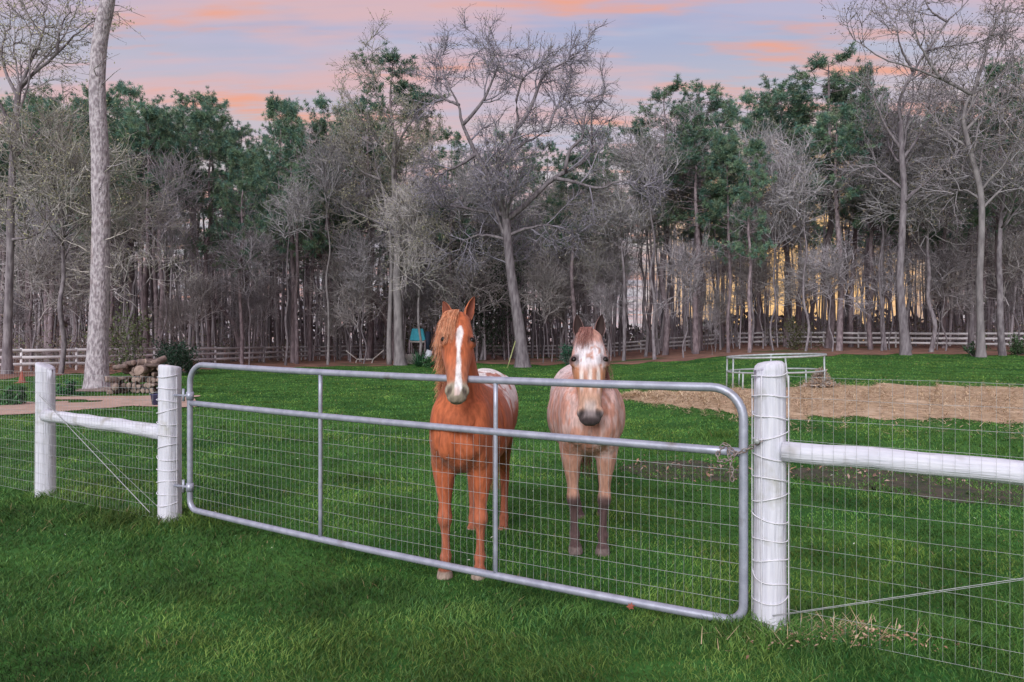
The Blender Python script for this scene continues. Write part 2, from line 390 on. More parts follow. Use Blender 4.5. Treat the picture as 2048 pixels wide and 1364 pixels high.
def grass_field(n, d0, d1, hscale=1.0):
    d = d0 * (d1 / d0) ** rng.random(n); q = (rng.random(n) * 2 - 1) * .92
    x = q * d; y = d
    keep = ~in_patch(x, y) & (y < edge(x / y) - .3); x, y, d = x[keep], y[keep], d[keep]; n = len(x)
    P2 = np.stack([x, y], -1)
    clump = fbm(P2, 3.2, 3); big = fbm(P2, .55, 3)
    h = (.013 + .028 * rng.random(n)) * (.35 + 1.35 * clump) * hscale * (.8 + .45 * big)
    # taller tufts at the foot of posts and of the fence line
    for (tx, ty, tr, tm) in TUFTS: h *= 1 + tm * np.exp(-((x - tx) ** 2 + (y - ty) ** 2) / tr ** 2)
    h = h * (1 + .06 * smooth(-.25, .25, (x + 2.82) * -.5 + (y - 6.13) * -.866))
    w = .0011 + .0010 * np.minimum(d, 30)
    w *= .7 + .6 * rng.random(n)
    a = rng.random(n) * 2 * np.pi
    lean = np.stack([np.cos(a), np.sin(a)], -1) * (h * (.3 + 1.3 * rng.random(n)))[:, None]
    flow = (fbm(P2, 1.6, 2) - .5)[:, None] * np.array([1.2, .5]); lean += flow * h[:, None]
    fa = rng.random(n) * 2 * np.pi; side = np.stack([np.cos(fa), np.sin(fa), 0 * fa], -1) * (w * .5)[:, None]
    b = np.stack([x, y, gz(x, y) - .004], -1)
    mid = b + np.concatenate([lean * .35, (h * .62)[:, None]], -1); tip = b + np.concatenate([lean, h[:, None]], -1)
    V = np.stack([b - side, b + side, mid + side * .8, mid - side * .8, tip], 1).reshape(-1, 3)
    k = np.arange(n)[:, None] * 5
    hue = rng.random(n)[:, None]; big = big[:, None]
    c = np.array([.055, .155, .030]) * (1 - hue) + np.array([.150, .285, .060]) * hue
    c = c * (.25 + 1.45 * fbm(P2, 1.7, 4))[:, None]
    pt = smooth(.52, .70, fbm(P2 + 11, .75, 4))[:, None]; c = c * (1 + pt * np.array([.65, .32, .25])); dk = smooth(.60, .72, fbm(P2 + 23, 1.9, 3))[:, None]; c = c * (1 - .25 * dk)
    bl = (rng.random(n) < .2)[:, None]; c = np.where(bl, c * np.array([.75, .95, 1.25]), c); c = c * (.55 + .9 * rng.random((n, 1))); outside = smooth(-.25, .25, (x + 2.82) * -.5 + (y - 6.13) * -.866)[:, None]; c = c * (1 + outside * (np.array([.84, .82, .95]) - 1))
    dry = (rng.random(n) < .006 + .015 * smooth(.55, .7, fbm(P2 + 40, .8, 3)))[:, None]; c = np.where(dry, np.array([.30, .24, .12]), c)
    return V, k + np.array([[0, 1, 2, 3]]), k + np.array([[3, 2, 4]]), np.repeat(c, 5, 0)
TUFTS = [(-4.75, 7.25, .35, 1.4), (-3.1, 6.15, .30, 1.3), (-2.75, 6.0, .25, .8), (1.1, 3.72, .28, 1.0), (1.6, 3.5, .25, .6), (2.25, 3.62, .16, 2.2), (-3.9, 11.4, .22, 2.0), (2.9, 5.4, .2, 1.5), (-1.9, 8.3, .2, 1.4), (-5.2, 13.5, .3, 1.6), (3.4, 11.5, .35, 1.8), (4.4, 9.8, .25, 1.5), (-1.2, 4.6, .18, .9), (-2.3, 4.4, .2, .8), (-4.2, 6.9, .8, .7), (-3.6, 6.4, .5, .7), (.4, 4.1, .25, .6)]
V, q4, q3, c = grass_field(520000, 3.05, 52.0)
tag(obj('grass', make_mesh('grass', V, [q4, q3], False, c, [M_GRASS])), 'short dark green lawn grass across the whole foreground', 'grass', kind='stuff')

# scattered dead leaves and pale flecks
def litter(n, xf, yf, size, pal, name, label):
    x, y = xf(n), yf(n); a = rng.random(n) * 6.28; s = size * (.5 + rng.random(n))
    p = np.stack([x, y, gz(x, y) + .035 + .02 * rng.random(n)], -1)
    u = np.stack([np.cos(a), np.sin(a), rng.normal(0, .35, n)], -1) * s[:, None]; v = np.stack([-np.sin(a), np.cos(a), rng.normal(0, .35, n)], -1) * (s * .55)[:, None]
    up = np.array([0, 0, 1.0]) * (s * .25)[:, None]
    V = np.stack([p - u, p + v * .8 + up, p + u, p - v * .8 + up], 1).reshape(-1, 3); k = np.arange(n)[:, None] * 4
    c = np.repeat(np.array(pal)[rng.integers(0, len(pal), n)] * (.7 + .6 * rng.random((n, 1))), 4, 0)
    return tag(obj(name, make_mesh(name, V, [np.concatenate([k + [[0, 1, 3]], k + [[1, 2, 3]]])], False, c, [M_LITTER])), label, 'leaves', kind='stuff')
litter(420, lambda n: rng.uniform(1.2, 6.5, n), lambda n: 8.6 + rng.normal(0, .45, n), .026, [(.34, .20, .13), (.42, .30, .24), (.22, .13, .10)], 'leaf_litter', 'brown fallen leaves over bare earth behind the gate')
litter(260, lambda n: rng.uniform(-5, 7, n), lambda n: rng.uniform(5.2, 14, n), .011, [(.62, .66, .55), (.45, .55, .35)], 'clover_flecks', 'tiny pale flecks of clover in the lawn')
litter(220, lambda n: 1.66 + rng.normal(0, .20, n), lambda n: 3.44 + rng.normal(0, .05, n), .010, [(.36, .22, .14), (.50, .36, .25), (.28, .16, .10)], 'leaf_litter', 'brown leaves and dead straw heaped at foot of latch post')
# dead straw wisps at the foot of the latch post
n = 200
x = 1.60 + rng.normal(0, .26, n); y = 3.55 + rng.normal(0, .07, n); a = rng.random(n) * 6.28; ln = .03 + .06 * rng.random(n)
p = np.stack([x, y, gz(x, y) + .02], -1); d = np.stack([np.cos(a), np.sin(a), .25 + .6 * rng.random(n)], -1) * ln[:, None]; w = np.stack([-np.sin(a), np.cos(a), 0 * a], -1) * .0022
vv = np.stack([p - w, p + w, p + d + w * .3, p + d - w * .3], 1).reshape(-1, 3)
cc = np.repeat(pal[rng.integers(0, 5, n)], 4, 0)
tag(obj('straw', make_mesh('dead_straw', vv, [np.arange(4 * n).reshape(-1, 4)], False, cc, [M_STRAND])), 'dry straw wisps around the base of the latch post', 'straw', kind='stuff')
# ------------------------------------------------------------------ near fence, gate
M_WHITE = mat('painted_post', (.73, .74, .80), (.60, .61, .68), scale=7, stretch=(7, 7, .5), rough=.85, bump=.5, bscale=11, bdist=.015, c3=(.46, .46, .43), c3scale=6, c3lo=.56, c3hi=.72, spec=.15)
M_WHITE_RAIL = mat('painted_rail', (.73, .74, .80), (.60, .61, .68), scale=7, stretch=(.5, 7, 7), along=R(-30), rough=.85, bump=.5, bscale=11, bdist=.015, c3=(.44, .43, .42), c3scale=5, c3lo=.60, c3hi=.74, spec=.15)
M_GALV = mat('galvanised_tube', (.45, .475, .56), (.35, .37, .45), scale=16, rough=.42, metal=.35, spec=.5, c3=(.24, .22, .22), c3scale=5, c3lo=.62, c3hi=.75, bump=.1)
M_WIRE = mat('galvanised_wire', (.50, .52, .52), (.38, .40, .40), scale=30, rough=.5, metal=.2, spec=.5)
M_WIREW = mat('painted_wire', (.80, .80, .84), (.66, .66, .70), scale=20, rough=.6)
M_RUST = mat('rusty_chain', (.40, .36, .35), (.26, .18, .14), scale=30, rough=.6, metal=.5)
M_FARW = mat('weathered_white_board', (.56, .54, .55), (.45, .43, .44), scale=3, rough=.85, island=True)
M_LEAD = mat('dark_fitting', (.05, .05, .055), rough=.5, metal=.6)

GD = np.array([.866, -.5, 0.0])                # direction of the gate line
GN = np.array([-.5, -.866, 0.0])               # towards the camera
G0 = np.array([-2.82, 6.13, 0.0])              # hinge end
GL = 4.70
def gp(s, z, off=0.0): return G0 + GD * s + GN * off + np.array([0, 0, z])
SA, SB, SC, SD, SE = -2.37, -.285, GL + .137, GL + 2.45, -5.2   # post stations along the line
POST_R = .096

def post_mesh(h, slope_dir, slope, r, rnd, seed, base):
    """a round timber post: irregular, cut top"""
    S = 28; zs = np.concatenate([[-.35], np.linspace(0, h - .04, 14)]); rr = np.random.default_rng(seed)
    a = np.arange(S) * 2 * np.pi / S
    V = []
    for z in zs:
        rad = r * (1 + .03 * np.sin(3 * a + seed) + .02 * np.sin(7 * a + seed * 2)) * (1 + .03 * (vnoise(np.stack([np.cos(a) * 2, np.sin(a) * 2, a * 0 + z * 1.5], -1), 1.5) - .5)) * (1.0 - .03 * z)
        V.append(np.stack([rad * np.cos(a), rad * np.sin(a), a * 0 + z], -1))
    top = []
    for k, (fr, dz) in enumerate(((1.0, -.012 - rnd * .5), (.94, .0 - rnd * .22), (.75, 0.006 - rnd * .06), (.4, .008), (.0, .009))):
        ring = V[-1].copy(); ring[:, :2] = V[len(zs) - 1][:, :2] * fr; ring[:, 2] = h + dz + ring[:, 0] * slope * slope_dir[0] + ring[:, 1] * slope * slope_dir[1]
        top.append(ring)
    V = np.concatenate(V + top); K = len(zs) + len(top)
    V[:, 2] += base
    k = (np.arange(K - 1) * S)[:, None]; j = np.arange(S)[None]; j2 = (j + 1) % S
    q = np.stack([k + j, k + j2, k + S + j2, k + S + j], -1).reshape(-1, 4)
    return make_mesh('post', V, [q], True, None, [M_WHITE])
def rail_mesh(p0, p1, r0, r1, seed):
    P = np.linspace(p0, p1, 22); k = np.arange(22)
    P[:, 2] += (vnoise(np.stack([k * .5, k * 0 + seed], -1)) - .5) * .018
    S = 20; v, q, t = tubes(P[None], (np.linspace(r0, r1, 22) * (1 + .05 * (vnoise(np.stack([k * .8, k * 0 + seed + 3.], -1)) - .5)))[None], S)
    v += (vnoise(v @ np.array([[.866, .5, 0], [-.5, .866, 0], [0, 0, 1.0]]) * [.35, 1, 1], 12) - .5)[:, None] * .007
    return make_mesh('rail', v, [q, t], True, None, [M_WHITE_RAIL])

# row heights of the 2 x 4 inch stock wire
ROWS = np.arange(0.06, 1.335, .1035)
def wire_panel(mb, s0, s1, zs, base0, base1, off, step=.0508, rh=.0013, rv=.0009, seed=0, sag=0.0):
    rr = np.random.default_rng(seed); L = s1 - s0; n = max(8, int(abs(L) / .12))
    ss = np.linspace(s0, s1, n); tt = (ss - s0) / L
    b = base0 + (base1 - base0) * tt + sag * 4 * tt * (1 - tt)
    hor = []
    for z in zs:
        wob = .004 * np.sin(ss * 9 + z * 20 + seed)
        hor.append(np.stack([gp(s, z + bb + w_ * .5, off + w_) for s, bb, w_ in zip(ss, b, wob)]))
    v, q, t = tubes(np.array(hor), np.full((len(zs), n), rh), 5, False); mb.add(v, t, q)
    sv = np.arange(s0 + step * .5, s1, step) + rr.normal(0, .0012, len(np.arange(s0 + step * .5, s1, step)))
    bz = np.interp(sv, ss, b) if s1 > s0 else np.zeros_like(sv)
    ver = np.stack([np.stack([gp(s, z + bb, off + .004 * np.sin(s * 9 + z * 20 + seed)) for z in np.linspace(zs[0], zs[-1], 6)]) for s, bb in zip(sv, bz)])
    v, q, t = tubes(ver, np.full(ver.shape[:2], rv), 4, False); mb.add(v, t, q)
def wrap(mb, c, r, zs, base, a0, a1, verts=()):
    """wire stapled round a post, angles measured from the camera-facing direction"""
    face = math.atan2(GN[1], GN[0])
    for i, z in enumerate(zs):
        a = np.linspace(R(a0), R(a1), 14) + face; rad = r + .006 + .004 * np.sin(a * 3 + i)
        add_tube(mb, np.stack([c[0] + rad * np.cos(a), c[1] + rad * np.sin(a), base + z + .007 * np.sin(a * 2 + i * 1.7) + .016 * math.sin(i * 2.3) * (a - face)], -1), .0034, 5)
    for av in verts:
        a = R(av) + face; zz = np.linspace(zs[0], zs[-1], 16); rad = r + .009
        add_tube(mb, np.stack([c[0] + rad * np.cos(a + .02 * np.sin(zz * 9)), c[1] + rad * np.sin(a + .02 * np.sin(zz * 9)), base + zz], -1), .0028, 5)

def base_at(s): p = gp(s, 0); return gzf(p[0], p[1])
POSTC = {k: gp(s, 0) for k, s in (('A', SA), ('B', SB), ('C', SC), ('D', SD), ('E', SE))}

# hinge side fence
fl = empty('wire_fence', tuple(gp(SB, base_at(SB)))); tag(fl, 'white post and wire fence on the hinge side of the gate, left', 'fence')
def under(o, par):
    o.parent = par; o.matrix_parent_inverse = Matrix.Translation(par.location).inverted(); return o
def post(par, key, s, h, slope_dir, slope, rnd, seed, r=POST_R):
    p = gp(s, 0); me = post_mesh(h - base_at(s), slope_dir, slope, r, rnd, seed, base_at(s))
    o = obj('post', me, None, (p[0], p[1], 0)); return under(o, par)
tag(post(fl, 'A', SA, 1.365, (-1, .1), .42, .0, 3, .092), 'white post with a slanted cut top')
tag(post(fl, 'B', SB, 1.395, (-.8, -.5), .14, .0, 5, .098), 'white gate post wound with wire')
post(fl, 'E', SE, 1.36, (-1, .1), .2, .0, 9, .1)
under(obj('rail', rail_mesh(gp(SA + .06, .855, .03), gp(SB - .06, .80, .03), .062, .066, 1)), fl)
mb = MB(); wire_panel(mb, SE, SA, ROWS, 0.0, 0.0, .112, seed=2); wire_panel(mb, SA, SB - .07, ROWS, 0.0, 0.0, .112, seed=1, sag=-.01)
tag(under(mb.build('wire_mesh', M_WIRE), fl), kind='stuff')
mb = MB(); wrap(mb, POSTC['B'], .098, ROWS, 0.0, -100, 100, (88,)); tag(under(mb.build('wire_wrap', M_WIREW), fl), 'white painted wire stapled round the post', kind='stuff')
mb = MB(); add_tube(mb, np.linspace(gp(SA + .08, 1.06, .10), gp(SB - .09, .10, .13), 12), .0040, 5); add_tube(mb, np.linspace(gp(SA + .08, 1.03, .06), gp(SB - .09, .14, .06), 12), .0018, 5)
tag(under(mb.build('brace_wire', M_WIRE), fl), 'twisted diagonal brace wire')

# latch side fence
bC = base_at(SC)
fr = empty('wire_fence', tuple(gp(SC, bC))); tag(fr, 'white post, rail and wire fence on the latch side of the gate, right', 'fence')
tag(post(fr, 'C', SC, 1.505, (1, -.3), .10, .05, 7, .083), 'thick white latch post with rounded top, wound with wire')
post(fr, 'D', SD, 1.5, (1, 0), .1, .04, 8)
under(obj('rail', rail_mesh(gp(SC + .07, 1.045, .045), gp(SD - .06, 1.02, .045), .054, .053, 2)), fr)
RC = np.arange(bC - .02 + .06, 1.47, .1075)
mb = MB(); wire_panel(mb, SC + .09, SD, RC, 0.0, -.02, .115, seed=4, rh=.0008, rv=.0007)
tag(under(mb.build('wire_mesh', M_WIRE), fr), kind='stuff')
mb = MB(); wrap(mb, POSTC['C'], .083, RC, 0.0, -96, 96, (-88, -18, 90)); tag(under(mb.build('wire_wrap', M_WIREW), fr), 'white painted wire stapled round the post', kind='stuff')
mb = MB(); add_tube(mb, np.linspace(gp(SC + .03, bC + .10, .115), gp(SD - .1, .98, .115), 12), .0018, 5); add_tube(mb, np.linspace(gp(SC + .03, bC + .09, .10), gp(SD - .1, .94, .02), 12), .0014, 5)
tag(under(mb.build('brace_wire', M_WIRE), fr), 'diagonal brace wire rising to the right')

# the gate
gt = empty('farm_gate', tuple(gp(0, .1))); tag(gt, 'long galvanised tubular steel farm gate with wire mesh in its lower half', 'gate')
TR = .0245
def zb(t): return .148 + (.102 - .148) * t - .030 * 4 * t * (1 - t)
def zt(t): return 1.418 + (1.366 - 1.418) * t - .022 * 4 * t * (1 - t)
def zm(t): return 1.078 + (1.018 - 1.078) * t - .012 * 4 * t * (1 - t)
rt, rb = .17, .09
pth = []
for a in np.linspace(0, 90, 9): pth.append(gp(rt - rt * math.cos(R(a)), zt(.03) - rt + rt * math.sin(R(a))))
for t in np.linspace(.06, .94, 26): pth.append(gp(t * GL, zt(t)))
for a in np.linspace(90, 0, 9): pth.append(gp(GL - rt + rt * math.cos(R(a)), zt(.97) - rt + rt * math.sin(R(a))))
for z in np.linspace(1.1, .3, 6): pth.append(gp(GL, z))
for a in np.linspace(0, -90, 7): pth.append(gp(GL - rb + rb * math.cos(R(a)), zb(.98) + rb + rb * math.sin(R(a))))
for t in np.linspace(.96, .04, 26): pth.append(gp(t * GL, zb(t)))
for a in np.linspace(-90, -180, 7): pth.append(gp(rb + rb * math.cos(R(a)), zb(.02) + rb + rb * math.sin(R(a))))
for z in np.linspace(.35, 1.15, 6): pth.append(gp(0, z))
pth.append(pth[0])
mb = MB(); add_tube(mb, pth, TR, 14, cap=False); under(mb.build('frame_tube', M_GALV, smooth_shade=True), gt)
mb = MB(); add_tube(mb, [gp(t * GL, zm(t)) for t in np.linspace(.004, .996, 26)], TR * .98, 14); under(mb.build('middle_rail', M_GALV, smooth_shade=True), gt)
for t in (1 / 3, 2 / 3):
    mb = MB(); add_tube(mb, [gp(t * GL, z) for z in np.linspace(zb(t), zt(t), 8)], .0155, 10); under(mb.build('stay', M_GALV, smooth_shade=True), gt)
mb = MB()
ss = np.linspace(.02, GL - .02, 60); tt = ss / GL
zr = np.linspace(0, 1, 10)
hor = np.stack([np.stack([gp(s, zb(t) + (zm(t) - zb(t)) * f, -.022 + .003 * math.sin(s * 8 + f * 20)) for s, t in zip(ss, tt)]) for f in zr[1:-1]])
v, q, t = tubes(hor, np.full(hor.shape[:2], .0012), 5, False); mb.add(v, t, q)
sv = np.arange(.05, GL - .03, .0508)
ver = np.stack([np.stack([gp(s, zb(s / GL) + (zm(s / GL) - zb(s / GL)) * f, -.022 + .003 * math.sin(s * 8 + f * 20)) for f in np.linspace(0, 1, 6)]) for s in sv])
v, q, t = tubes(ver, np.full(ver.shape[:2], .0008), 4, False); mb.add(v, t, q)
tag(under(mb.build('wire_mesh', M_WIRE), gt), kind='stuff')
for z in (1.14, .34):
    mb = MB(); add_tube(mb, [gp(-.19, z, .02), gp(-.03, z, .0), gp(.03, z)], .011, 8); add_tube(mb, [gp(0, z - .035), gp(0, z + .035)], .032, 12); hg = under(mb.build('hinge', M_GALV, smooth_shade=True), gt)
    pn = MB(); add_tube(pn, [gp(-.075, z - .05, .01), gp(-.075, z + .06, .01)], .0118, 8); po = pn.build('hinge_pin', M_GALV, smooth_shade=True); po.parent = hg; po.matrix_parent_inverse = Matrix.Identity(4)

# chain on the latch end
def torus_mesh(name, Rm, rm, n, m, sx, mat_):
    V = []
    for i in range(n):
        a = 2 * math.pi * i / n; cx, cz = Rm * math.cos(a) * sx, Rm * math.sin(a)
        for j in range(m):
            b = 2 * math.pi * j / m; V.append((cx + rm * math.cos(b) * math.cos(a), rm * math.sin(b), cz + rm * math.cos(b) * math.sin(a)))
    i = np.arange(n)[:, None]; j = np.arange(m)[None]
    q = np.stack([i * m + j, ((i + 1) % n) * m + j, ((i + 1) % n) * m + (j + 1) % m, i * m + (j + 1) % m], -1).reshape(-1, 4)
    return make_mesh(name, V, [q], True, None, [mat_])
ch = empty('gate_chain', tuple(gp(GL - .04, 1.0, .05))); tag(ch, 'rusty chain looped round the latch end of the gate', 'chain')
link = torus_mesh('link', .0105, .0030, 12, 6, 1.6, M_RUST)
cp = catmull([gp(GL - .13, 1.005, .025), gp(GL - .09, 1.06, .03), gp(GL - .03, 1.02, .045), gp(GL + .03, 1.045, .05), gp(GL + .085, 1.085, .08), gp(GL + .115, 1.10, .105)], 12)
sl = np.concatenate([[0], np.cumsum(np.linalg.norm(np.diff(cp, axis=0), axis=1))])
chain_paths = [(cp, sl)]
cp2 = catmull([gp(GL - .07, 1.02, .04), gp(GL - .055, .95, .045), gp(GL - .05, .86, .04)], 10); chain_paths.append((cp2, np.concatenate([[0], np.cumsum(np.linalg.norm(np.diff(cp2, axis=0), axis=1))])))
cp3 = catmull([gp(GL - .13, 1.005, .03), gp(GL - .12, .97, .045), gp(GL - .06, .985, .05), gp(GL - .02, 1.03, .045)], 10); chain_paths.append((cp3, np.concatenate([[0], np.cumsum(np.linalg.norm(np.diff(cp3, axis=0), axis=1))])))
li = 0
for c_, s_ in chain_paths:
    for s in np.arange(0, s_[-1], .024):
        p = np.array([np.interp(s, s_, c_[:, k]) for k in range(3)]); p2 = np.array([np.interp(min(s + .01, s_[-1]), s_, c_[:, k]) for k in range(3)])
        d = Vector(p2 - p) if np.linalg.norm(p2 - p) > 1e-6 else Vector((0, 0, 1))
        o = obj('link', link); o.matrix_world = Matrix.Translation(p) @ d.to_track_quat('X', 'Z').to_matrix().to_4x4() @ Matrix.Rotation(R(90 * (li % 2) + 20), 4, 'X')
        under(o, ch); li += 1
bolt = MB(); add_tube(bolt, [POSTC['C'] + GN * .09 + GD * -.045 + [0, 0, 1.10], POSTC['C'] + GN * .118 + GD * -.047 + [0, 0, 1.10]], .008, 8); add_tube(bolt, [POSTC['C'] + GN * .112 + GD * -.047 + [0, 0, 1.10], POSTC['C'] + GN * .120 + GD * -.047 + [0, 0, 1.10]], .016, 8)
under(bolt.build('bolt', M_WIRE), ch)

# ------------------------------------------------------------------ board fence along the wood
FQ = np.array([-1.3, -.8, -.6, -.35, -.22, 0, .22, .35, .5, .8, 1.3]); FDp = np.array([27, 34, 37, 50, 64, 67, 66, 57, 51.5, 47, 40])
qf = np.linspace(-.98, .98, 900); df = np.interp(qf, FQ, FDp); df = np.convolve(np.pad(df, 40, 'edge'), np.ones(81) / 81, 'valid')
fx, fy = qf * df, df; fs = np.concatenate([[0], np.cumsum(np.hypot(np.diff(fx), np.diff(fy)))])
st = np.arange(0, fs[-1], 2.44); px_, py_ = np.interp(st, fs, fx), np.interp(st, fs, fy); pz_ = gz(px_, py_) + .03
pf = empty('board_fence', (float(px_[len(px_) // 2]), float(py_[len(py_) // 2]), float(pz_[len(pz_) // 2]))); tag(pf, 'weathered white three-rail board fence along the edge of the wood', 'fence')
mb = MB(); add_box(mb, (-.05, -.05, -.3), (.05, .05, 1.22)); pm = mb.mesh('post', M_FARW)
mb = MB(); add_box(mb, (0, -.02, -.075), (1, .02, .075)); rm = mb.mesh('rail', M_FARW)
for i in range(len(st)):
    o = obj('post', pm, None, (px_[i], py_[i], pz_[i])); under(o, pf)
    if i + 1 < len(st):
        a = math.atan2(py_[i + 1] - py_[i], px_[i + 1] - px_[i]); L = math.hypot(py_[i + 1] - py_[i], px_[i + 1] - px_[i]); dz = pz_[i + 1] - pz_[i]
        for h in (.40, .75, 1.10):
            o = obj('rail', rm, None, (px_[i] + .07 * math.sin(a), py_[i] - .07 * math.cos(a), pz_[i] + h + random.uniform(-.015, .015)))
            o.rotation_euler = (0, -math.atan2(dz, L), a); o.scale = (L - .01, 1, 1); under(o, pf)
# ------------------------------------------------------------------ trees
M_BARK_G = mat('grey_bark', (.22, .20, .21), (.11, .095, .105), scale=7, stretch=(1, 1, .25), rough=.95, bump=.7, bdist=.04, island=True, spec=.1)
M_BARK_P = mat('pine_bark', (.25, .205, .215), (.12, .095, .105), scale=6, stretch=(1, 1, .3), rough=.95, bump=.7, bdist=.04, island=True, spec=.1)
M_BARK_PALE = mat('pale_bark', (.29, .27, .27), (.17, .155, .16), scale=5, stretch=(1, 1, .3), rough=.95, bump=.6, bdist=.03, spec=.1)
M_TWIG = mat('twigs', attr=True, rough=.95, vary=0, spec=.1, island=True)
M_NEEDLE = mat('pine_needles', attr=True, rough=.7, vary=0, translucent=.2, spec=.15, island=True)
M_LEAF = mat('shrub_leaves', attr=True, rough=.6, vary=0, translucent=.2, spec=.2, island=True)

def grow(base, d, length, r0, K, g, wander=.12, up=0.0, taper=.25):
    n = len(base); P = np.zeros((n, K, 3)); P[:, 0] = base; d = norm(d); st = (length / (K - 1))[:, None]
    for k in range(1, K):
        d = norm(d + g.normal(0, wander, (n, 3)) + np.array([0, 0, up]))
        P[:, k] = P[:, k - 1] + d * st
    rad = r0[:, None] * np.linspace(1, taper, K)[None]
    return P, rad
def spawn(P, rad, per, g, t0=.25, t1=1.0, ang=(35, 65), rel_r=.55, gamma=1.0):
    """start points, directions and radii for children along parents"""
    n, K, _ = P.shape; m = n * per; pi = np.repeat(np.arange(n), per)
    t = (t0 + (t1 - t0) * g.random(m) ** gamma) * (K - 1); i = np.minimum(t.astype(int), K - 2); f = (t - i)[:, None]
    b = P[pi, i] * (1 - f) + P[pi, i + 1] * f; tg = norm(P[pi, i + 1] - P[pi, i])
    rr = rad[pi, i] * (1 - f[:, 0]) + rad[pi, i + 1] * f[:, 0]
    pr = norm(np.cross(tg, g.normal(0, 1, (m, 3)))); a = np.radians(g.uniform(ang[0], ang[1], m))[:, None]
    return b, norm(tg * np.cos(a) + pr * np.sin(a)), rr * rel_r, t / (K - 1), pi
def faces_rand(C, size, asp, g, k=1):
    """small leaf faces at centres C"""
    C = np.repeat(C, k, 0); n = len(C)
    u = norm(g.normal(0, 1, (n, 3))); w = norm(np.cross(u, g.normal(0, 1, (n, 3)))); s = size * (.6 + .8 * g.random(n))[:, None]
    V = np.stack([C - u * s, C + w * s * asp, C + u * s, C - w * s * asp], 1).reshape(-1, 3)
    i = np.arange(n)[:, None] * 4
    return V, i + np.array([[0, 1, 2, 3]])

def bare_parts(g, limbsP, limbsR, twig_r, twig_col, bud_col, buds, n1=5, n2=6, n3=6, l1=(2.2, 4.2), l2=(1.2, 2.2), l3=(.6, 1.2), up=.06, ang=(30, 65)):
    """fine branching that grows from a set of limbs -> crown MB"""
    cm = MB(); lastP = None
    b, d, r, t, _ = spawn(limbsP, limbsR, n1, g, .25, 1, ang, .6)
    P1, R1 = grow(b, d, g.uniform(*l1, len(b)) * (1.15 - .5 * t), np.maximum(r, twig_r * 2.4), 5, g, .16, up)
    b, d, r, t, _ = spawn(P1, R1, n2, g, .15, 1, (28, 62), .6)
    P2, R2 = grow(b, d, g.uniform(*l2, len(b)) * (1.1 - .4 * t), np.maximum(r, twig_r * 1.9), 4, g, .18, up)
    b, d, r, t, _ = spawn(P2, R2, n3, g, .1, 1, (25, 60), .7)
    P3, R3 = grow(b, d, g.uniform(*l3, len(b)), np.full(len(b), twig_r), 3, g, .2, up, .5)
    for P, Rr, S in ((P1, R1, 4), (P2, R2, 3), (P3, R3, 3)):
        v, q, tt = tubes(P, Rr, S, False)
        k_ = {4: (.80, .5), 3: (.55, .95)}[S]; c = np.repeat(np.array(twig_col) * (k_[0] + k_[1] * g.random((len(P), 1))), P.shape[1] * S, 0); cm.add(v, tt, q, c)
    if buds:
        C = P3[g.integers(0, len(P3), buds), g.integers(1, 3, buds)] + g.normal(0, .08, (buds, 3))
        V, q = faces_rand(C, .05, .5, g); cm.add(V, None, q, np.repeat(np.array(bud_col) * (.6 + .8 * g.random((buds, 1))), 4, 0))
    return cm

def trunk_tube(path, radii, g, S=12, flare=.0, mat_=None):
    P = catmull(path, 5); r = np.interp(np.linspace(0, 1, len(P)), np.linspace(0, 1, len(radii)), radii)
    h = P[:, 2] - P[0, 2]; r = r * (1 + flare * np.exp(-np.maximum(h, 0) / .45))
    mb = MB(); v, q, t = tubes(P[None], r[None], S); v[:, :2] += ((vnoise(v * [1, 1, .35], 3.0) - .5) * .12)[:, None] * np.repeat(r, S)[:, None]
    mb.add(v, t, q); return mb, P, r

def proto_bare(seed, H=18.0, r=.20, spread=1.0, fork=.38, twig_col=(.35, .335, .35), bud_col=(.30, .28, .19), buds=4000, nl=13, lean=.0, n3=4):
    g = np.random.default_rng(seed)
    pts = [np.array([0, 0, -.4])]
    for k in range(1, 8):
        z = H * .86 * k / 7; pts.append(np.array([g.normal(0, .16) + lean * z, g.normal(0, .16), z]))
    tm, P, rr = trunk_tube(pts, [r, r * .92, r * .82, r * .66, r * .45, r * .26, r * .10], g, 9, .35)
    b, d, r1, t, _ = spawn(P[None], rr[None], nl, g, fork, .98, (32, 62), .52)
    d = norm(d + np.array([0, 0, .15])); L = (H * (.30 - .20 * t)) * spread * g.uniform(.75, 1.25, nl) + .8
    LP, LR = grow(b, d, L, r1, 7, g, .13, .07, .22)
    v, q, tt = tubes(LP, LR, 6); tm.add(v, tt, q)
    cm = bare_parts(g, np.concatenate([LP]), LR, .017, twig_col, bud_col, buds, 6, 5, n3)
    return tm.mesh('trunk', M_BARK_G, True), cm.mesh('crown', M_TWIG)
def needle_tufts(mb, C, outward, g, k, ln, wd, cols):
    n = len(C); C2 = np.repeat(C, k, 0); o = np.repeat(outward, k, 0)
    d = norm(g.normal(0, 1, (n * k, 3)) + o * .9 + np.array([0, 0, .25])); s = norm(np.cross(d, g.normal(0, 1, (n * k, 3)))) * wd
    L = (ln * (.65 + .6 * g.random(n * k)))[:, None]
    V = np.stack([C2 - s * .5, C2 + d * L * .55 + s, C2 + d * L, C2 + d * L * .55 - s], 1).reshape(-1, 3)
    i = np.arange(n * k)[:, None] * 4; c = cols[g.integers(0, len(cols), n)] * (.7 + .6 * g.random((n, 1)))
    mb.add(V, None, i + np.array([[0, 1, 2, 3]]), np.repeat(c, k * 4, 0))
PINE_COLS = np.array([(.125, .225, .165), (.155, .245, .150), (.100, .190, .155), (.185, .245, .155)])
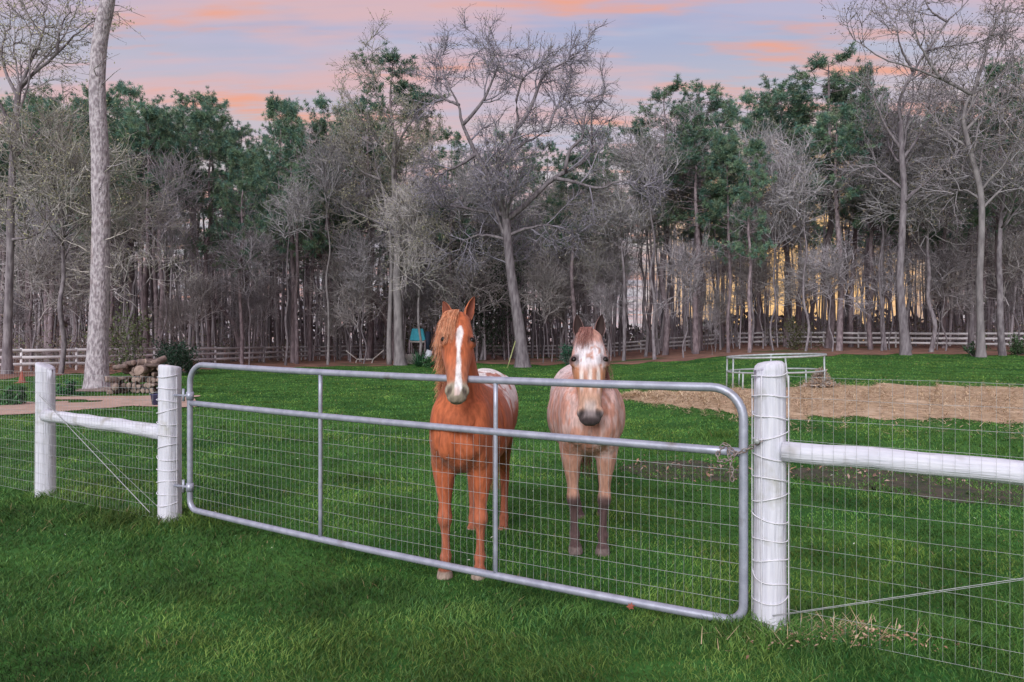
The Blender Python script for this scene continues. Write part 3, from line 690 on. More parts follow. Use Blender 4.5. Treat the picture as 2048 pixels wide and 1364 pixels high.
def proto_pine(seed, H=21.0, r=.21, crown=.42, wide=2.7, nb=46, k=28, path=None, radii=None, S=9, mat_=None):
    g = np.random.default_rng(seed)
    if path is None:
        path = [np.array([0, 0, -.4])] + [np.array([g.normal(0, .10), g.normal(0, .10), H * f]) for f in (.15, .3, .45, .6, .75, .88, 1.0)]
        radii = [r, r * .93, r * .86, r * .78, r * .66, r * .48, r * .28, r * .06]
    tm, P, rr = trunk_tube(path, radii, g, S, .3)
    b, d, r1, t, _ = spawn(P[None], rr[None], nb, g, 1 - crown, .985, (62, 95), .36, .9)
    tt = (t - (1 - crown)) / crown
    prof = np.sqrt(np.clip(1 - ((tt - .38) / .66) ** 2, .04, 1)); d = norm(d * [1, 1, .35] + np.array([0, 0, .25]) * (.3 + tt)[:, None])
    B, Rb = grow(b, d, wide * prof * g.uniform(.6, 1.25, nb), np.maximum(r1, .022), 6, g, .14, .07)
    # dead stubs lower down
    b2, d2, r2, t2, _ = spawn(P[None], rr[None], 12, g, .28, 1 - crown, (65, 100), .2)
    D, Rd = grow(b2, d2, g.uniform(.5, 1.8, 12), np.full(12, .02), 4, g, .2, -.03)
    for X, Y in ((B, Rb), (D, Rd)):
        v, q, t3 = tubes(X, Y, 5); tm.add(v, t3, q)
    cm = MB()
    b3, d3, r3, t4, pi = spawn(B, Rb, 6, g, .3, 1, (25, 70), .6); T, Rt = grow(b3, d3, g.uniform(.35, .95, len(b3)), np.full(len(b3), .014), 3, g, .2, .12)
    v, q, t5 = tubes(T, Rt, 3, False); cm.add(v, t5, q, (.10, .075, .06))
    C = np.concatenate([T[:, 2], T[:, 1], B[:, 5], B[:, 4], P[-6:] + g.normal(0, .18, (6, 3))]); out = norm(C - np.stack([np.interp(C[:, 2], P[:, 2], P[:, i]) for i in range(2)] + [C[:, 2] - .4], -1))
    needle_tufts(cm, C, out, g, k, .34, .019, PINE_COLS)
    return tm.mesh('trunk', mat_ or M_BARK_P, True), cm.mesh('crown', M_NEEDLE)

BARE = [proto_bare(101, 18, .17, .85, .48), proto_bare(102, 16, .15, .95, .42, (.36, .34, .335), (.32, .31, .20), 4200), proto_bare(103, 20, .19, .75, .52),
        proto_bare(104, 15, .12, .7, .45, (.30, .28, .30), (.24, .20, .15), 2500, 11, .05), proto_bare(105, 17, .15, .95, .36, (.37, .355, .33), (.34, .33, .21), 6000, 15)]
POLE = [proto_bare(141, 18, .11, .6, .62, (.30, .285, .30), (.26, .24, .18), 1200, 8, .0, 4), proto_bare(142, 17, .09, .55, .55, (.28, .265, .28), (.22, .2, .15), 900, 8, .015, 4), proto_bare(143, 19, .13, .55, .66, (.31, .30, .31), (.28, .27, .2), 1400, 8, -.01, 4)]
SMALL = [proto_bare(121, 9, .07, .7, .42, (.30, .28, .28), (.30, .25, .17), 700, 9, .02, 4), proto_bare(122, 7.5, .055, .9, .3, (.32, .31, .29), (.30, .30, .18), 1300, 9, -.03, 4), proto_bare(123, 11, .08, .55, .5, (.27, .25, .265), (.2, .16, .13), 500, 9, .04, 4)]
PINE = [proto_pine(201, crown=.52, nb=56), proto_pine(202, 22, .22, .46, 3.0, 54), proto_pine(203, 20, .18, .58, 2.4, 54), proto_pine(204, 23, .23, .44, 3.1, 54)]

def plant(kind_name, protos, i, px, d, topy, label, cat='tree', group=None, rot=None, bw=1.0, lean=0.0, trunk_mat=None):
    """a tree standing at picture column px, d metres off, its top at picture row topy"""
    x = atx(px, d); z = gzf(x, d) + .02
    return plant_xy(kind_name, protos, i, x, d, z, atz(topy, d) - z, label, cat, group, rot, bw, lean, trunk_mat)
HT = {}
def plant_xy(kind_name, protos, i, x, y, z, h, label, cat='tree', group=None, rot=None, bw=1.0, lean=0.0, trunk_mat=None):
    tr, cr = protos[i % len(protos)]
    if cr.name not in HT:
        co = np.empty(len(cr.vertices) * 3, np.float32); cr.vertices.foreach_get('co', co); HT[cr.name] = float(np.percentile(co[2::3], 99.6))
    s = h / HT[cr.name]
    o = empty(kind_name, (x, y, z)); o.rotation_euler = (0, lean, random.uniform(0, 6.28) if rot is None else rot); o.scale = (s * bw, s * bw, s)
    t = obj('trunk', tr, o); obj('crown', cr, o)
    if trunk_mat is not None:
        t.material_slots[0].link = 'OBJECT'; t.material_slots[0].material = trunk_mat
    return tag(o, label, cat, group)

# --- the tall pine trunk on the left, crown above the picture
d0 = 23.0
tp = [(193, 800), (193, 770), (194, 700), (197, 600), (198, 500), (198, 400), (196, 300), (190, 200), (189, 140), (196, 60), (207, 0), (222, -110), (232, -260), (236, -420), (238, -560)]
tw = [62, 50, 42, 38, 37, 36.5, 36, 35, 33, 31, 29, 24, 19, 12, 3]
M_BARK_BIG = mat('plated_pine_bark', (.52, .48, .50), (.27, .235, .255), scale=15, stretch=(1, 1, .42), rough=.95, bump=1.0, bdist=.05, lo=.40, hi=.60, spec=.1, c3=(.30, .20, .17), c3scale=.55, c3lo=.55, c3hi=.75, detail=3)
path = [np.array([atx(a, d0), d0 + .02 * k, atz(b, d0)]) for k, (a, b) in enumerate(tp)]
o = empty('pine_tree', (atx(193, d0), d0, gzf(atx(193, d0), d0)))
tr, cr = proto_pine(301, path=path, radii=[w * .9 * d0 / F / 2 for w in tw], crown=.19, wide=3.6, nb=44, S=26, mat_=M_BARK_BIG)
under(obj('trunk', tr), o); under(obj('crown', cr), o)
g = np.random.default_rng(77); 
for (a, b, sgn, L) in ((180, 505, -1, 1.0), (182, 545, -1, .6), (214, 533, 1, .55), (180, 430, -1, .8), (215, 480, 1, .9), (213, 345, 1, 1.6)):
    P, Rr = grow(np.array([[atx(a, d0), d0 - .1, atz(b, d0)]]), np.array([[sgn, -.15, .22]]), np.array([L]), np.array([.016]), 6, g, .18, .04)
    mb = MB(); v, q, t = tubes(P, Rr, 5); mb.add(v, t, q, (.45, .42, .38))
    b_, d_, r_, t_, _ = spawn(P, Rr, 5, g); P2, R2 = grow(b_, d_, np.full(len(b_), L * .35), np.full(len(b_), .008), 4, g, .2); v, q, t = tubes(P2, R2, 4); mb.add(v, t, q, (.45, .42, .38)); under(mb.build('dead_branch', M_TWIG), o)
tag(o, 'tall straight pine with a bare plated grey trunk beside the firewood', 'tree')
# bare scuffed ring of soil round its foot
sheet('bare_earth', lambda u, v: (atx(193, d0) + .4 + np.cos(u) * v * 1.5 * (.8 + .3 * np.sin(u * 3 + 1)), d0 - .1 + np.sin(u) * v * .75), np.linspace(0, 2 * np.pi, 40), np.linspace(0, 1, 6), lambda u, v, x, y: .02 + .10 * (1 - v) , mat('bare_soil', (.30, .24, .21), (.19, .15, .13), scale=3, rough=.95, bump=.6, bscale=12))

# --- trees drawn limb by limb: main stems as picture polylines at their own distance, pushed in depth as they spread
def drawn_tree(name, label, d, stem, stem_w, limbs, seed, mat_, twig_col, bud_col, buds, depth_spread=3.0, balls=0, n1=6, n2=6, n3=6, twig_r=.013, extra=()):
    g = np.random.default_rng(seed)
    P0 = [np.array([atx(a, d), d, atz(b, d)]) for a, b in stem]; P0[0][2] = gzf(P0[0][0], d) - .3
    tm, P, rr = trunk_tube(P0, [w * d / F / 2 for w in stem_w], g, 14, .45)
    LP, LR = [], []
    for k, (w0, pts) in enumerate(limbs):
        dd = (g.random() * 2 - 1) * depth_spread if k else 0
        n = len(pts); Q = np.array([[atx(a, d + dd * j / (n - 1)), d + dd * j / (n - 1), atz(b, d + dd * j / (n - 1))] for j, (a, b) in enumerate(pts)])
        Q = catmull(Q, 4); Q = np.stack([np.interp(np.linspace(0, len(Q) - 1, 17), np.arange(len(Q)), Q[:, i]) for i in range(3)], -1); Q += g.normal(0, .05, Q.shape) * np.linspace(0, 1, 17)[:, None]
        LP.append(Q); LR.append((w0 * .85 * (1 - np.linspace(0, 1, 17)) ** 1.15 + .9) * d / F / 2)
    LP, LR = np.array(LP), np.array(LR)
    for back in range(1 if extra == () else extra[0]):                      # limbs towards and away from the viewer
        b, dr, r1, t, _ = spawn(P[None], rr[None], 5, g, .45, 1.0, (30, 60), .45); dr = norm(dr * [.7, 1.4, 1] + np.array([0, 0, .3]))
        X, Y = grow(b, dr, g.uniform(3, 6.5, 5), r1, 17, g, .08, .05, .2); LP = np.concatenate([LP, X]); LR = np.concatenate([LR, Y])
    v, q, t = tubes(LP, LR, 8); tm.add(v, t, q)
    cm = bare_parts(g, LP, LR, twig_r, twig_col, bud_col, buds, n1, n2, n3, (1.3, 3.0), (.8, 1.7), (.4, .9))
    if balls:
        co = np.concatenate(cm.v); C = co[g.integers(0, len(co), balls)] - [0, 0, .08]
        ico = np.array([(1, 0, 0), (-1, 0, 0), (0, 1, 0), (0, -1, 0), (0, 0, 1), (0, 0, -1)]) * .035; fi = np.array([(0, 2, 4), (2, 1, 4), (1, 3, 4), (3, 0, 4), (2, 0, 5), (1, 2, 5), (3, 1, 5), (0, 3, 5)])
        cm.add((C[:, None] + ico[None]).reshape(-1, 3), (np.arange(balls)[:, None, None] * 6 + fi[None]).reshape(-1, 3), None, (.10, .075, .07))
    base = (P0[0][0], d, P0[0][2] + .3); o = empty(name, base)
    under(tm.build('trunk', mat_, smooth_shade=True), o); under(cm.build('crown', M_TWIG), o)
    return tag(o, label, 'tree')
GREY_T = (.30, .275, .28)
drawn_tree('spreading_tree', 'large bare spreading tree with crooked limbs behind the two horses', 43.0,
    [(1046, 745), (1043, 700), (1036, 640), (1024, 560), (1017, 500), (1012, 440), (1006, 400)], [32, 25, 22, 20, 18, 16, 14],
    [(17, [(1008, 420), (990, 380), (978, 352), (952, 308), (925, 250), (918, 210), (895, 165), (880, 110)]),
     (12, [(1000, 390), (996, 345), (1026, 303), (1060, 280), (1096, 262), (1130, 240)]),
     (11, [(978, 350), (1000, 320), (1034, 255), (1033, 200), (1045, 157), (1075, 130), (1085, 70)]),
     (10, [(1034, 255), (1062, 215), (1085, 155), (1120, 130), (1150, 110), (1180, 100)]),
     (14, [(1012, 440), (1050, 410), (1108, 356), (1162, 328), (1184, 290), (1183, 240), (1200, 195), (1222, 165)]),
     (9, [(1108, 356), (1150, 364), (1204, 376), (1250, 360), (1295, 376)]),
     (9, [(1130, 340), (1140, 300), (1165, 270), (1150, 215), (1195, 200)]),
     (10, [(1010, 430), (960, 422), (900, 412), (840, 420), (790, 440)]),
     (9, [(952, 308), (920, 330), (880, 350), (850, 380)]),
     (9, [(925, 250), (960, 210), (985, 160), (1000, 110), (960, 95)]),
     (7, [(918, 210), (880, 190), (862, 150)]), (7, [(1045, 157), (1010, 140), (1000, 100)]), (8, [(1096, 262), (1110, 220), (1135, 180), (1140, 130)]),
     (8, [(1020, 470), (1060, 455), (1110, 450), (1160, 470)]), (8, [(1014, 480), (970, 470), (930, 480), (905, 520)])],
    401, M_BARK_G, (.28, .265, .31), (.30, .28, .22), 12000, 3.5, n1=8, n2=7, n3=6, twig_r=.015)
drawn_tree('bare_tree', 'pale bare tree leaning left at the right end of the wood', 38.0,
    [(1962, 722), (1961, 650), (1959, 560), (1963, 470), (1962, 390), (1948, 330), (1930, 262), (1926, 236)], [18, 13, 12, 11.5, 11, 10, 9, 7],
    [(8, [(1926, 240), (1932, 210), (1944, 190), (1998, 154), (2050, 100), (2090, 60)]),
     (8, [(1944, 190), (1962, 140), (1980, 70), (1998, 30), (2014, -20), (2030, -60)]),
     (7, [(1944, 190), (1905, 168), (1881, 157), (1830, 138), (1799, 126), (1744, 102), (1712, 78), (1693, 55)]),
     (7, [(1930, 262), (1960, 232), (2000, 205), (2050, 180), (2100, 160)]),
     (6, [(1881, 157), (1850, 110), (1830, 60), (1842, 10)]), (6, [(1980, 70), (2010, 60), (2040, 20)]), (6, [(1944, 300), (1900, 270), (1870, 240), (1850, 210)]),
     (6, [(1962, 420), (2000, 380), (2040, 350), (2080, 300)]), (6, [(1962, 400), (1930, 380), (1900, 390)])],
    402, M_BARK_PALE, (.27, .25, .265), (.2, .17, .13), 3000, 2.5, balls=900, n1=6, n2=5, n3=4, twig_r=.012)
drawn_tree('bare_tree', 'bare tree with a long diagonal limb reaching to the top right of the sky', 41.0,
    [(1812, 712), (1806, 650), (1800, 560), (1804, 470), (1808, 380), (1803, 300), (1802, 240)], [20, 15.5, 14, 13, 12, 10, 8],
    [(8, [(1802, 245), (1799, 200), (1826, 143), (1854, 102), (1895, 44), (1943, -5), (1975, -45)]),
     (7, [(1803, 300), (1770, 250), (1750, 200), (1735, 160)]), (7, [(1804, 320), (1840, 270), (1870, 225), (1900, 190)]), (6, [(1826, 143), (1800, 90), (1790, 30)]),
     (6, [(1808, 380), (1770, 350), (1740, 330), (1700, 335)]), (6, [(1806, 400), (1850, 370), (1890, 365)]), (5, [(1854, 102), (1880, 95), (1930, 90)]), (5, [(1895, 44), (1860, 20), (1845, -10)])],
    403, M_BARK_G, (.27, .25, .265), (.22, .2, .14), 3500, 2.5, balls=500, n1=6, n2=5, n3=4, twig_r=.012)
drawn_tree('bare_tree', 'bare tree forking against the sky at the far left edge', 33.0,
    [(14, 730), (16, 640), (20, 520), (22, 400), (28, 290), (35, 200), (40, 172)], [20, 15, 14, 13, 12, 11, 9],
    [(8, [(38, 180), (60, 125), (84, 72), (90, 30), (94, -10)]), (8, [(40, 172), (75, 140), (113, 109), (140, 80), (162, 62), (192, 36), (215, 0)]), (7, [(113, 109), (118, 70), (130, 40), (150, 5)]),
     (8, [(30, 260), (0, 210), (-30, 170), (-60, 120)]), (8, [(36, 195), (10, 140), (5, 90), (20, 40), (15, -20)]), (7, [(26, 320), (60, 280), (100, 240), (140, 215)]), (7, [(22, 400), (70, 370), (120, 350), (165, 345)]), (6, [(84, 72), (60, 40), (40, 10)]),
     (7, [(20, 480), (70, 470), (110, 440), (150, 430)]), (7, [(22, 440), (-20, 410), (-70, 390)])],
    404, M_BARK_G, (.30, .28, .275), (.32, .31, .19), 5000, 2.5, n1=5, n2=5, n3=3, twig_r=.012)
drawn_tree('twin_stem_tree', 'tree with two pale stems rising side by side left of the chestnut horse', 47.0,
    [(801, 735), (798, 690), (796, 620), (794, 560), (797, 480), (793, 420), (788, 340), (790, 260)], [26, 19, 17, 16, 15, 13, 11, 7],
    [(13, [(779, 730), (778, 680), (780, 600), (782, 520), (777, 440), (762, 360), (745, 290), (735, 220)]),
     (9, [(793, 420), (820, 370), (850, 330), (870, 280)]), (8, [(790, 330), (760, 290), (735, 250), (705, 215)]), (8, [(788, 340), (800, 280), (830, 230), (845, 190)]), (8, [(797, 470), (750, 440), (700, 420), (670, 400)]),
     (7, [(762, 360), (720, 340), (690, 300)]), (7, [(795, 450), (840, 430), (880, 440)]), (6, [(745, 290), (710, 270), (680, 260)])],
    405, M_BARK_PALE, (.31, .295, .27), (.33, .32, .20), 9000, 3.0, n1=6, n2=6, n3=6, twig_r=.013)
# a dark stem arching over to the left
drawn_tree('arching_tree', 'dark leaning tree arching over towards the left above the hammock stand', 55.0,
    [(800, 712), (782, 660), (760, 610), (735, 580), (700, 558), (660, 542), (620, 534), (590, 540)], [20, 19, 17, 15, 12, 9, 6, 3],
    [(5, [(735, 580), (720, 540), (715, 500)]), (4, [(660, 542), (640, 520), (625, 480)])], 406, M_BARK_P, (.14, .11, .11), (.2, .2, .1), 300, 1.0, n1=3, n2=3, n3=3)

drawn_tree('dead_tree', 'dark dead trunk leaning left among the trees at left of centre', 50.0, [(486, 690), (470, 655), (450, 625), (432, 605), (415, 585), (404, 560)], [9, 9, 8, 7, 5, 3], [(3, [(432, 605), (425, 580), (428, 555)])], 407, M_BARK_P, (.12, .10, .10), (.2, .2, .1), 60, .5, n1=2, n2=2, n3=2)
# --- trees at the edge of the wood, one by one
singles = [
 ('pine_tree', PINE, 0, 585, 50, 205, 'dark straight pine left of the arching tree', M_BARK_P, 1.0), ('pine_tree', PINE, 2, 620, 53, 232, 'slim dark pine between the arching stem and the darker pine', M_BARK_P, .9),
 ('pine_tree', PINE, 1, 785, 58, 112, 'tallest pine, its dark crown left of the spreading tree', None, 1.25), ('pine_tree', PINE, 3, 385, 56, 186, 'pine with a bushy green crown right of the tall grey trunk', None, 1.15),
 ('pine_tree', PINE, 0, 262, 55, 168, 'pine whose crown shows just right of the tall grey trunk', None, 1.1), ('pine_tree', PINE, 2, 335, 60, 216, 'pine crown low between two bushier pines at left', None, 1.0),
 ('pine_tree', PINE, 1, 425, 60, 192, 'pine crown with a pointed top at left of centre', None, .9), ('pine_tree', PINE, 3, 485, 63, 245, 'low dense pine crown left of centre', None, 1.1),
 ('pine_tree', PINE, 2, 556, 58, 200, 'pine with a narrow spire top left of centre', None, .9), ('pine_tree', PINE, 1, 655, 60, 196, 'pine crown beside the twin stemmed tree', None, 1.0),
 ('pine_tree', PINE, 0, 1330, 52, 168, 'pine with round crown standing first right of the spreading tree', None, 1.2), ('pine_tree', PINE, 3, 1398, 54, 166, 'pine crown beside the round one, right of the spreading tree', None, 1.15),
 ('pine_tree', PINE, 2, 1445, 60, 215, 'smaller pine at the notch in the tree line on the right', None, .9), ('pine_tree', PINE, 1, 1515, 58, 184, 'green pine rising right of the notch in the tree line', None, 1.1),
 ('pine_tree', PINE, 3, 1572, 54, 158, 'bushy pine left of the highest pine on the right', None, 1.2), ('pine_tree', PINE, 0, 1655, 50, 103, 'highest green pine on the right, above the latch post', None, 1.35),
 ('pine_tree', PINE, 2, 1702, 53, 128, 'pine close right of the highest pine', None, 1.0),
 ('pine_tree', PINE, 1, 1392, 48, 262, 'thick pine trunk right of the roan horse', M_BARK_P, 1.5), ('pine_tree', PINE, 3, 1678, 46, 210, 'thick dark pine trunk right of the latch post', M_BARK_P, 1.35), ('pine_tree', PINE, 0, 1742, 48, 235, 'pine trunk second from the thick one at right', M_BARK_P, 1.1),
 ('pine_tree', PINE, 2, 1888, 50, 230, 'dark pine trunk left of the pale leaning tree', M_BARK_P, 1.0), ('bare_tree', BARE, 2, 2006, 40, 150, 'stout grey trunk at the right edge of the picture', M_BARK_G, 1.3),
 ('bare_tree', BARE, 1, 836, 46, 330, 'slender pale trunk in front of the turquoise play house', M_BARK_PALE, .85), ('bare_tree', POLE, 2, 918, 52, 300, 'thin bare tree behind the chestnut horse', M_BARK_G, .8),
 ('bare_tree', POLE, 2, 655, 46, 250, 'pale slim bare tree left of the hammock stand', M_BARK_PALE, .8), ('bare_tree', POLE, 1, 330, 42, 300, 'grey bent bare tree behind the gate corner', M_BARK_G, .9), ('young_tree', POLE, 1, 370, 43, 380, 'pale thin sapling leaning right near the gate corner', M_BARK_PALE, .6),
 ('young_tree', SMALL, 2, 1424, 44, 600, 'small pale sapling standing alone in the pine straw', M_BARK_PALE, .6), ('bare_tree', POLE, 2, 1500, 48, 240, 'grey bare tree behind the latch end of the gate', M_BARK_G, .9), ('bare_tree', POLE, 1, 1548, 46, 300, 'bare tree directly above the latch post', M_BARK_G, .95),
 ('bare_tree', BARE, 1, 1212, 50, 340, 'bare tree just right of the spreading tree', M_BARK_G, .9), ('bare_tree', BARE, 0, 1290, 52, 300, 'bare twiggy tree under the notch of open sky', M_BARK_G, .95), ('bare_tree', BARE, 2, 1130, 54, 380, 'bare tree behind the ears of the roan horse', M_BARK_G, .8),
 ('bare_tree', BARE, 4, 120, 34, 210, 'bare olive-tinged tree left of the tall grey trunk', M_BARK_G, 1.1), ('bare_tree', BARE, 1, 260, 36, 350, 'fuzzy pale bare tree right of the tall grey trunk', M_BARK_G, 1.2), ('bare_tree', BARE, 0, 60, 38, 330, 'dark bare trunk behind the left fence post', M_BARK_P, .9),
 ('pine_tree', PINE, 3, 95, 52, 180, 'pine behind the bare branches at far left', None, 1.0), ('pine_tree', PINE, 0, 10, 54, 205, 'pine at the left edge of the wood', None, 1.0),
 ('bare_tree', POLE, 0, 720, 52, 250, 'bare tree between the hammock stand and the twin stems', M_BARK_G, .8), ('bare_tree', BARE, 0, 1940, 47, 130, 'bare tree crown behind the pale leaning tree', M_BARK_G, 1.1), ('bare_tree', BARE, 2, 1770, 46, 205, 'bare twiggy crown between the right hand pines and the diagonal limb', M_BARK_G, 1.1), ('bare_tree', BARE, 0, 1860, 44, 250, 'bushy bare tree under the diagonal limb', M_BARK_G, 1.1), ('bare_tree', POLE, 0, 1610, 45, 260, 'thin bare tree right of the latch post top', M_BARK_G, 1.0)]
for nm, pr, i, px, d, ty, lab, tm, bw in singles:
    plant(nm, pr, i, px, d, ty, lab, bw=bw, trunk_mat=tm, lean={'pale thin sapling leaning right near the gate corner': .09}.get(lab, random.uniform(-.015, .015)))

# --- the depth of the wood
def side(q): return 'left of the twin stems' if q < -.16 else ('behind the horses' if q < .2 else 'on the right')
taken = [(atx(s[3], s[4]), s[4]) for s in singles] + [(.5, 43), (25, 38), (23, 41), (-24, 33), (-7.7, 47)]
cnt = 0; tries = 0
TL_X = [-200, 0, 100, 200, 260, 440, 480, 560, 690, 730, 840, 870, 1000, 1240, 1285, 1300, 1460, 1480, 1560, 1640, 1720, 1900, 2300]
TL_Y = [190, 200, 160, 160, 180, 200, 250, 210, 235, 150, 190, 240, 235, 240, 245, 180, 200, 225, 170, 120, 130, 120, 120]
def capped(x, d, z, h): return max(8.0, min(h, atz(np.interp(1024 + F * x / d, TL_X, TL_Y) + random.uniform(6, 75), d) - z))
while cnt < 270 and tries < 6000:
    tries += 1
    q = random.uniform(-.92, .92); e = float(edge(np.array([q]))[0])
    d = max(e + 2, 44) + 58 * random.random() ** 1.6; x = q * d
    if any((x - a) ** 2 + (d - b) ** 2 < 2.6 for a, b in taken): continue
    taken.append((x, d)); cnt += 1; r = random.random(); z = gzf(x, d) + .05
    pine_share = .72 if q < -.16 else .36; slim_share = .24 if q < -.16 else (.30 if q < .2 else .48)
    glow = .20 < q < .62
    if .24 < q < .58 and random.random() < .25: continue
    if r < pine_share: plant_xy('pine_tree', PINE, random.randrange(4), x, d, z, capped(x, d, z, random.uniform(17, 23)), 'pine deep in the wood ' + side(q), group='pines in the wood ' + side(q), bw=random.uniform(.85, 1.15))
    elif r < pine_share + slim_share: plant_xy('slim_tree', POLE, random.randrange(3), x, d, z, capped(x, d, z, random.uniform(13, 19) if q > -.16 else random.uniform(8.5, 12.5)), 'slim straight leafless tree deep in the wood ' + side(q), group='slim trees in the wood ' + side(q), bw=random.uniform(.9, 1.3))
    elif r < .94: plant_xy('bare_tree', BARE, random.randrange(5), x, d, z, capped(x, d, z, random.uniform(12, 17)), 'leafless tree deep in the wood ' + side(q), group='leafless trees in the wood ' + side(q), bw=random.uniform(.8, 1.1))
    else: plant_xy('young_tree', SMALL, random.choice((0, 2, 2)), x, d, z, random.uniform(6, 10), 'thin young tree deep in the wood ' + side(q), group='young trees in the wood ' + side(q))
# saplings along the fence
for k in range(30):
    q = random.uniform(-.8, .8); d = float(edge(np.array([q]))[0]) + random.uniform(2, 9); x = q * d
    plant_xy('young_tree', SMALL, (k % 2) * 2, x, d, gzf(x, d) + .05, random.uniform(4.5, 9), 'thin leafless sapling at the edge of the wood ' + side(q), group='young trees at the edge of the wood ' + side(q), bw=random.uniform(.8, 1.2))

# --- farther stems and brush that read as one mass
g = np.random.default_rng(900); n = 1900
q = g.uniform(-1.0, 1.0, n); d = 52 + 75 * g.random(n); keep = ~((q > .26) & (q < .58) & (g.random(n) < .40)); q, d = q[keep], d[keep]; n = len(q)
d = np.maximum(d, edge(q) + 6)
b = np.stack([q * d, d, gz(q * d, d) - .2], -1); P, Rr = grow(b, np.array([0, 0, 1.0]) + g.normal(0, .04, (n, 3)), g.uniform(8, 17, n), g.uniform(.04, .13, n), 6, g, .03, 0.0, .4)
mb = MB(); v, q4, t = tubes(P, Rr, 5, False); mb.add(v, t, q4, np.repeat(np.array([.33, .30, .32]) * (.40 + 1.2 * g.random((n, 1))), 30, 0))
b, dd, r, t, _ = spawn(P, Rr, 6, g, .42, 1.0, (30, 80), .4); P2, R2 = grow(b, dd, g.uniform(.8, 2.6, len(b)), np.maximum(r * .8, .012), 4, g, .2, .03); v, q4, t = tubes(P2, R2, 3, False); mb.add(v, t, q4, (.235, .215, .225))
b, dd, r, t, _ = spawn(P2, R2, 3, g, .1, 1.0, (30, 80), .6); P3, R3 = grow(b, dd, g.uniform(.5, 1.5, len(b)), np.full(len(b), .011), 3, g, .2, .03); v, q4, t = tubes(P3, R3, 3, False); mb.add(v, t, q4, (.25, .23, .24))
# dim evergreen belt far back
n = 17000; q = g.uniform(-1.05, 1.05, n); d = 78 + 45 * g.random(n); hb = np.where((q > .12) & (q < .6), 3.0, 8.0) * (.6 + .8 * vnoise(np.stack([q * 30, d * .05], -1)))
C = np.stack([q * d, d, gz(q * d, d) + hb * g.random(n) ** .9], -1); V, q4 = faces_rand(C, .42, .6, g); lc = np.array([(.22, .195, .205), (.18, .19, .165), (.25, .215, .225)])[g.integers(0, 3, n)]
mb.add(V, None, q4, np.repeat(lc * (.6 + .8 * g.random((n, 1))), 4, 0))
FARWOOD = tag(mb.build('far_wood', M_TWIG), 'mass of thin far stems and twigs deep in the wood', 'wood', kind='stuff')
# undergrowth behind the fence
n = 1500; q = g.uniform(-1, 1, n); d = np.maximum(edge(q) + 4, np.interp(q, FQ, FDp) + 2.5) + 26 * g.random(n) ** 1.3
b = np.stack([q * d, d, gz(q * d, d)], -1); P, Rr = grow(b, np.array([0, 0, .8]) + g.normal(0, .45, (n, 3)), g.uniform(.9, 3.4, n), np.full(n, .018), 5, g, .2, .02)
mb = MB(); v, q4, t = tubes(P, Rr, 3, False); mb.add(v, t, q4, (.19, .16, .16))
b, dd, r, t, _ = spawn(P, Rr, 7, g, .15, 1.0, (25, 75), .7); P2, R2 = grow(b, dd, g.uniform(.4, 1.3, len(b)), np.full(len(b), .011), 3, g, .25, .03); v, q4, t = tubes(P2, R2, 3, False); mb.add(v, t, q4, np.repeat(np.array([.22, .19, .19]) * (.6 + .8 * g.random((len(b), 1))), 9, 0))
C = P2[g.integers(0, len(P2), 26000), 2] + g.normal(0, .15, (26000, 3)); lc = np.array([(.20, .14, .12), (.16, .15, .09), (.12, .14, .08), (.22, .16, .14)])[g.integers(0, 4, 26000)]
V, q4 = faces_rand(C, .07, .55, g); mb.add(V, None, q4, np.repeat(lc * (.6 + .7 * g.random((26000, 1))), 4, 0))
tag(mb.build('undergrowth', M_TWIG), 'brown tangled undergrowth behind the board fence', 'undergrowth', kind='stuff')

# --- evergreen shrubs and small plants
def shrub(name, label, px, d, h, wd, col, seed, leaf=.06, n=1500, spiky=False, group=None, cat='shrub'):
    g = np.random.default_rng(seed); x = atx(px, d); z = gzf(x, d)
    sm, cm = MB(), MB()
    if spiky:
        k = 90; a = g.random(k) * 6.28; el = g.uniform(.15, 1.4, k); L = h * g.uniform(.7, 1.2, k)
        dv = np.stack([np.cos(a) * np.cos(el), np.sin(a) * np.cos(el), np.sin(el)], -1); s = np.stack([-np.sin(a), np.cos(a), 0 * a], -1) * .035
        b = g.normal(0, .08, (k, 3)) * [1, 1, .3]; m = b + dv * (L * .6)[:, None]; tip = b + dv * L[:, None] - np.array([0, 0, .12]) * L[:, None]
        V = np.stack([b - s, b + s, m + s * .9, m - s * .9, tip], 1).reshape(-1, 3); i = np.arange(k)[:, None] * 5
        cm.add(V, i + [[3, 2, 4]], i + [[0, 1, 2, 3]], np.repeat(np.array(col) * (.6 + .8 * g.random((k, 1))), 5, 0))
        add_tube(sm, [(0, 0, -.1), (0, 0, h * .15)], .05, 6)
    else:
        st = 9; P, Rr = grow(g.normal(0, .05, (st, 3)) * [1, 1, 0], np.array([0, 0, 1.0]) + g.normal(0, .55 * wd / h, (st, 3)), np.full(st, h * .85), np.full(st, .025), 6, g, .15, .06)
        v, q, t = tubes(P, Rr, 5); sm.add(v, t, q)
        b, dd, r, t, _ = spawn(P, Rr, 9, g, .1, 1, (30, 75), .6); P2, R2 = grow(b, dd, g.uniform(.15, .4, len(b)) * h * .7, np.full(len(b), .009), 4, g, .2, .05); v, q, t = tubes(P2, R2, 4); sm.add(v, t, q)
        C = P2[g.integers(0, len(P2), n), g.integers(1, 4, n)] + g.normal(0, .06 * h, (n, 3)); C[:, 2] = np.maximum(C[:, 2], .05)
        V, q = faces_rand(C, leaf, .5, g); cm.add(V, None, q, np.repeat(np.array(col) * (.5 + 1.0 * g.random((n, 1))), 4, 0))
    o = empty(name, (x, d, z)); sm.build('stems', M_BARK_P, o); cm.build('foliage', M_LEAF, o); return tag(o, label, cat, group)
GREEN = (.055, .115, .045)
